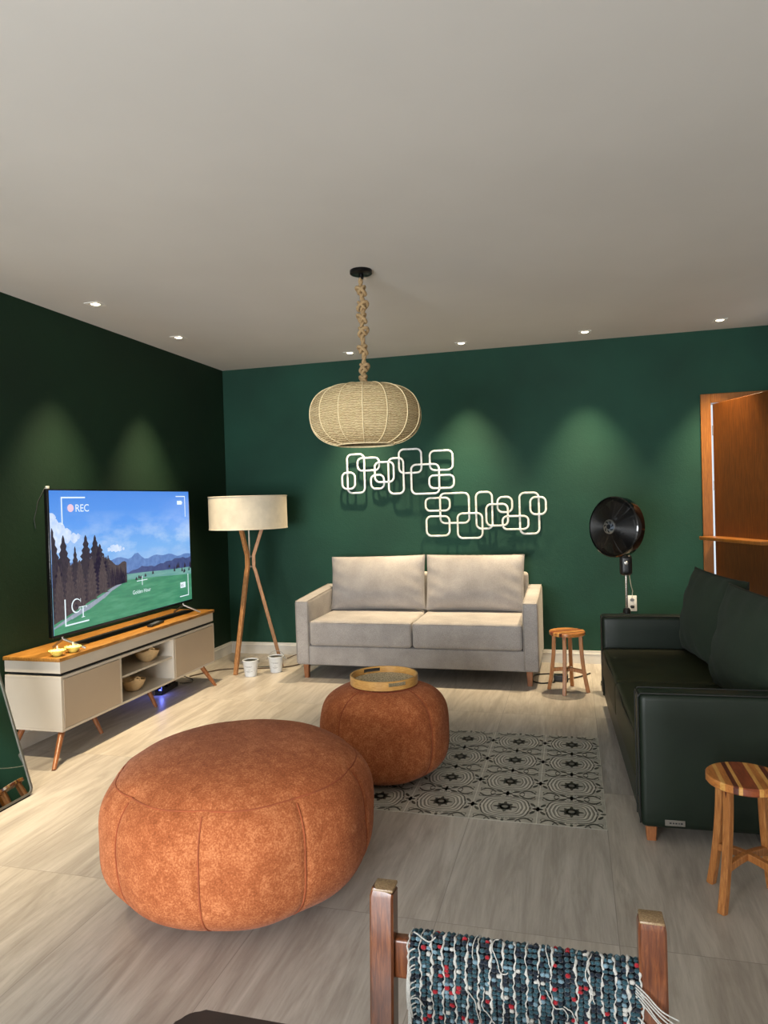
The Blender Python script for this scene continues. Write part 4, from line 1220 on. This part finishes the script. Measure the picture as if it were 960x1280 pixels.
bm = bmesh.new(); poly(bm, [MM @ Vector((-.001, p[0], p[1])) for p in rr_outline(mw, ml, .035, .009)]); obj('mirror_glass', bm, 'mirror', t, None)
bm = bmesh.new(); vs = [MM @ Vector((x, p, q)) for x, p, q in ((.0, .03, -.004), (.0, mw-.03, -.004))]; tube(bm, vs, .004, 8); obj('floor_pad', bm, 'black', t)

# ------------------------------------------------------------------ foreground chair with rag-rug back
t = thing('dining_chair', 'red-brown wooden chair with its back draped in a multicoloured rag textile, foreground', 'chair', (-.095, 1.03, 0))
cy = .0
for s, x in ((-1, -.198), (1, .186)):
    bm = bmesh.new(); lean = -.004 if s < 0 else 0
    zt_ = .862 if s < 0 else .861
    bar(bm, [(x-.012*s*0+lean*3, -.02, 0), (x+lean*2, -.012, .45), (x+lean*.5, .0, zt_-.012), (x, .001, zt_-.004)], .037, .034, (1, 0, 0), ws=[.9, 1, 1, .93])
    post = obj('back_post', bm, 'chairwood', t)
    bm = bmesh.new(); box(bm, x-.0165, x+.0165, -.015, .017, zt_-.0045, zt_+.0005, .002, 2); obj('worn_end', bm, 'chairtop', post)
for s, x in ((-1, -.205), (1, .193)):
    bm = bmesh.new(); bar(bm, [(x, -.42, 0), (x, -.42, .44)], .036, .036, (1, 0, 0)); obj('front_leg', bm, 'chairwood', t)
for z0_, z1_ in ((.725, .786), (.52, .57)):
    bm = bmesh.new(); box(bm, -.186, .172, -.010, .010, z0_, z1_, .005, 3); obj('back_rail', bm, 'chairwood', t)
for args in ((-.186, .175, -.432, -.408, .38, .43), (-.186, .175, -.025, -.003, .38, .43), (-.217, -.195, -.40, -.03, .38, .43), (.183, .205, -.40, -.03, .38, .43), (-.215, -.197, -.40, -.03, .14, .17), (.185, .203, -.40, -.03, .14, .17)):
    bm = bmesh.new(); box(bm, *args, .003, 2); obj('seat_rail', bm, 'chairwood', t)
bm = bmesh.new(); cush(bm, (-.006, -.215, .438), (.19, .205, .018), .012, (0, 0, .004)); obj('seat', bm, 'ynavy', t)
# rag textile folded over the upper rail
tx = thing('rag_textile', 'teal, white and red rag-rug textile draped over the back of the foreground chair', 'textile', (-.095, 1.03, .787))
rg = random.Random(3)
tw0, tw1 = -.158, .170
def drape(u, k):
    """u: arc length from the crest, negative = front(viewer side)"""
    rad = .017
    if abs(u) < rad*PI/2:
        a = u/rad; return Vector((0, rad*math.sin(a), -rad+rad*math.cos(a)+.005)), a
    s = 1 if u > 0 else -1; d = abs(u)-rad*PI/2
    return Vector((0, s*(rad+.004*math.sin(d*30)*.3), -rad-d+.005)), s*PI/2
bm = bmesh.new(); n = 60; rows = []
us = [-.26+.46*i/n for i in range(n+1)]
for u in us:
    p, a = drape(u, 0); row = []
    for j in range(25):
        x = tw0+(tw1-tw0)*j/24; row.append(bm.verts.new((x, p.y*.86, p.z-.003)))
    rows.append(row)
for a, b in zip(rows, rows[1:]):
    for j in range(24): bm.faces.new([a[j], a[j+1], b[j+1], b[j]])
cl = obj('backing_cloth', bm, 'ynavy', tx, 60)
bm = bmesh.new()
ico = bmesh.new(); bmesh.ops.create_icosphere(ico, subdivisions=1, radius=1)
iv = [v.co.copy() for v in ico.verts]; ifc = [[v.index for v in f.verts] for f in ico.faces]; ico.free()
def tuft(c, sx, sy, sz, rot, mi):
    mt = Matrix.Translation(c) @ rot; vs = [bm.verts.new(mt @ Vector((v.x*sx, v.y*sy, v.z*sz))) for v in iv]
    for f in ifc:
        q = bm.faces.new([vs[i] for i in f]); q.material_index = mi
ncol = 19; cwid = (tw1-tw0)/ncol
for j in range(ncol):
    xc = tw0+(j+.5)*cwid; u = -.255
    while u < .19:
        p, a = drape(u, 0); nrm_ = Vector((0, math.sin(a), math.cos(a)))
        rot = Matrix.Rotation(-a, 4, 'X') @ Matrix.Rotation(rg.uniform(-.25, .25), 4, 'Z')
        for q in (-1, 1):
            r_ = rg.random(); bias = .10 if (j in (1, 2, 3, 4, 12, 13, 14, 15)) else .04
            mi = 3 if r_ < bias else 4 if r_ < bias+.09 else 2 if r_ < bias+.13 else 1 if r_ < bias+.36 else 0
            tuft(Vector((xc+q*cwid*.22+rg.uniform(-.001, .001), p.y, p.z))+nrm_*.0022, cwid*.27*rg.uniform(.85, 1.15), .0034*rg.uniform(.8, 1.2), .0035*rg.uniform(.8, 1.4), rot, mi)
        u += .0062*rg.uniform(.9, 1.1)
obj('woven_rag', bm, ['yteal', 'ynavy', 'ywhite', 'yred', 'yblue'], tx, 180)
bm = bmesh.new()
for j in range(ncol+1):
    if rg.random() < .05: continue
    xc = tw0+j*cwid; pts = []; rs = []
    u = -.255; wob = rg.uniform(0, 6)
    while u < .19:
        p, a = drape(u, 0); nrm_ = Vector((0, math.sin(a), math.cos(a)))
        pts.append(Vector((xc+.0014*math.sin(u*90+wob)+.0012*math.sin(u*430+wob), p.y, p.z))+nrm_*(.0038+.0014*math.sin(u*300+wob)))
        rs.append(rg.choice((.0008, .0014, .0020, .0030))*rg.uniform(.7, 1.1)); u += .0042
    tube(bm, pts, rs, 6)
# loose curly white strands on the surface
for q in range(13):
    x = rg.uniform(tw0+.01, tw1-.02); u = rg.uniform(-.22, -.005); pts = []; an = rg.uniform(0, 6.28)
    for i in range(16):
        an += rg.uniform(-.7, .7); x += .0045*math.cos(an)*.7; u += .0045*math.sin(an)
        u = max(-.25, min(.03, u)); x = max(tw0, min(tw1, x))
        p, a = drape(u, 0); nrm_ = Vector((0, math.sin(a), math.cos(a))); pts.append(Vector((x, p.y, p.z))+nrm_*.0068)
    tube(bm, pts, .0009, 5)
obj('white_strand', bm, 'ywhite', tx, 180)
bm = bmesh.new()
def strand(pts, r=.0012):
    P = [Vector(p) for p in pts]; out = []
    for i in range(len(P)-1):
        p0 = P[max(0, i-1)]; p1 = P[i]; p2 = P[i+1]; p3 = P[min(len(P)-1, i+2)]
        for k in range(6):
            s = k/6; out.append(.5*((2*p1)+(p2-p0)*s+(2*p0-5*p1+4*p2-p3)*s*s+(-p0+3*p1-3*p2+p3)*s**3))
    out.append(P[-1]); tube(bm, out, r, 5)
for q in range(16):     # left edge fringe
    z = -.004-.012*q*rg.uniform(.7, 1.2); x = tw0+.004
    strand([(x+.006, -.020, z), (x-.003, -.024, z-.006), (x-.006+rg.uniform(-.004, .004), -.024, z-.03), (x-.002+rg.uniform(-.006, .004), -.024, z-.06-rg.uniform(0, .03))])
for q in range(5):      # strands across the right post
    strand([(tw1-.008, -.022, -.010-.004*q), (tw1+.006, -.026, -.020-.005*q), (tw1+.024, -.030, -.036-.005*q+rg.uniform(-.004, .004)), (tw1+.046, -.030, -.046-.006*q+rg.uniform(-.006, .004))], .0011)
for q in range(6):
    strand([(tw1-.006, -.022, -.055-.008*q), (tw1+.006, -.025, -.068-.008*q), (tw1+.010, -.025, -.10-.01*q), (tw1+.002, -.024, -.15-.01*q)], .0013)
strand([(tw0+.005, -.004, .010), (tw0+.012, -.012, .013), (tw0+.03, -.016, .006), (tw0+.04, -.012, .012)])
obj('fringe', bm, 'ywhite', tx, 180)

# dark table corner
t = thing('dining_table', 'dark brown table of which only a rounded corner shows at the bottom edge', 'table', (-.02, .36, 0))
bm = bmesh.new(); w2, d2, rc = .52, .506, .03; pts = []
for sx_, sy_, a0 in ((1, 1, 0), (-1, 1, 90), (-1, -1, 180), (1, -1, 270)):
    for k in range(7):
        a = R(a0+90*k/6); pts.append((sx_*(w2-rc)+rc*math.cos(a), sy_*(d2-rc)+rc*math.sin(a)))
vs = [[bm.verts.new((p[0], p[1], z)) for p in pts] for z in (.722, .75)]
n = len(pts)
for i in range(n): bm.faces.new([vs[0][i], vs[0][(i+1) % n], vs[1][(i+1) % n], vs[1][i]])
e = bm.faces.new(vs[1]); bm.faces.new(vs[0][::-1])
bmesh.ops.bevel(bm, geom=[ed for ed in e.edges], offset=.004, segments=2, affect='EDGES')
obj('tabletop', bm, 'darktable', t)
for sx_ in (-1, 1):
    for sy_ in (-1, 1):
        bm = bmesh.new(); box(bm, sx_*.44-.03, sx_*.44+.03, sy_*.32-.03, sy_*.32+.03, 0, .722, .004, 2); obj('leg', bm, 'darktable', t)

# ------------------------------------------------------------------ light
w = bpy.data.worlds.new('World'); bpy.context.scene.world = w; w.use_nodes = True
nt = w.node_tree; bg = nt.nodes['Background']
bg.inputs['Color'].default_value = (.80, .90, 1.0, 1); bg.inputs['Strength'].default_value = 1.0
def area(name, loc, rot, sx_, sy_, e, col):
    ld = bpy.data.lights.new(name, 'AREA'); ld.shape = 'RECTANGLE'; ld.size = sx_; ld.size_y = sy_; ld.energy = e; ld.color = col
    o = bpy.data.objects.new(name, ld); C.objects.link(o); o.location = loc; o.rotation_euler = rot; return o
area('daylight', (-1.7, YF-.25, 1.05), (R(92), 0, R(4)), 2.9, 2.0, 410, (.95, .98, 1))

ld = bpy.data.lights.new('blue_glow', 'POINT'); ld.energy = .35; ld.color = (.15, .2, 1); ld.shadow_soft_size = .01
lo = bpy.data.objects.new('blue_glow', ld); C.objects.link(lo); lo.location = (-3.10, 4.765, .05)
# ------------------------------------------------------------------ camera
cam = bpy.data.cameras.new('camera'); co = bpy.data.objects.new('camera', cam); C.objects.link(co)
cam.sensor_fit = 'VERTICAL'; cam.sensor_height = 24; cam.lens = 880/1280*24; cam.clip_start = .02
r_ = Vector((0.96537962, 0.25924887, -0.02884816)); u_ = Vector((0.0238415, 0.02243634, 0.99946395)); f_ = Vector((-0.25975714, 0.96554991, -0.0154787))
co.matrix_world = Matrix(((r_.x, u_.x, -f_.x, 0), (r_.y, u_.y, -f_.y, 0), (r_.z, u_.z, -f_.z, 1.45), (0, 0, 0, 1)))
sc = bpy.context.scene; sc.camera = co
sc.view_settings.view_transform = 'Standard'; sc.view_settings.look = 'None'; sc.view_settings.exposure = 0
sc.cycles.max_bounces = 8; sc.cycles.diffuse_bounces = 5; sc.cycles.sample_clamp_indirect = 6
sc.cycles.use_denoising = True
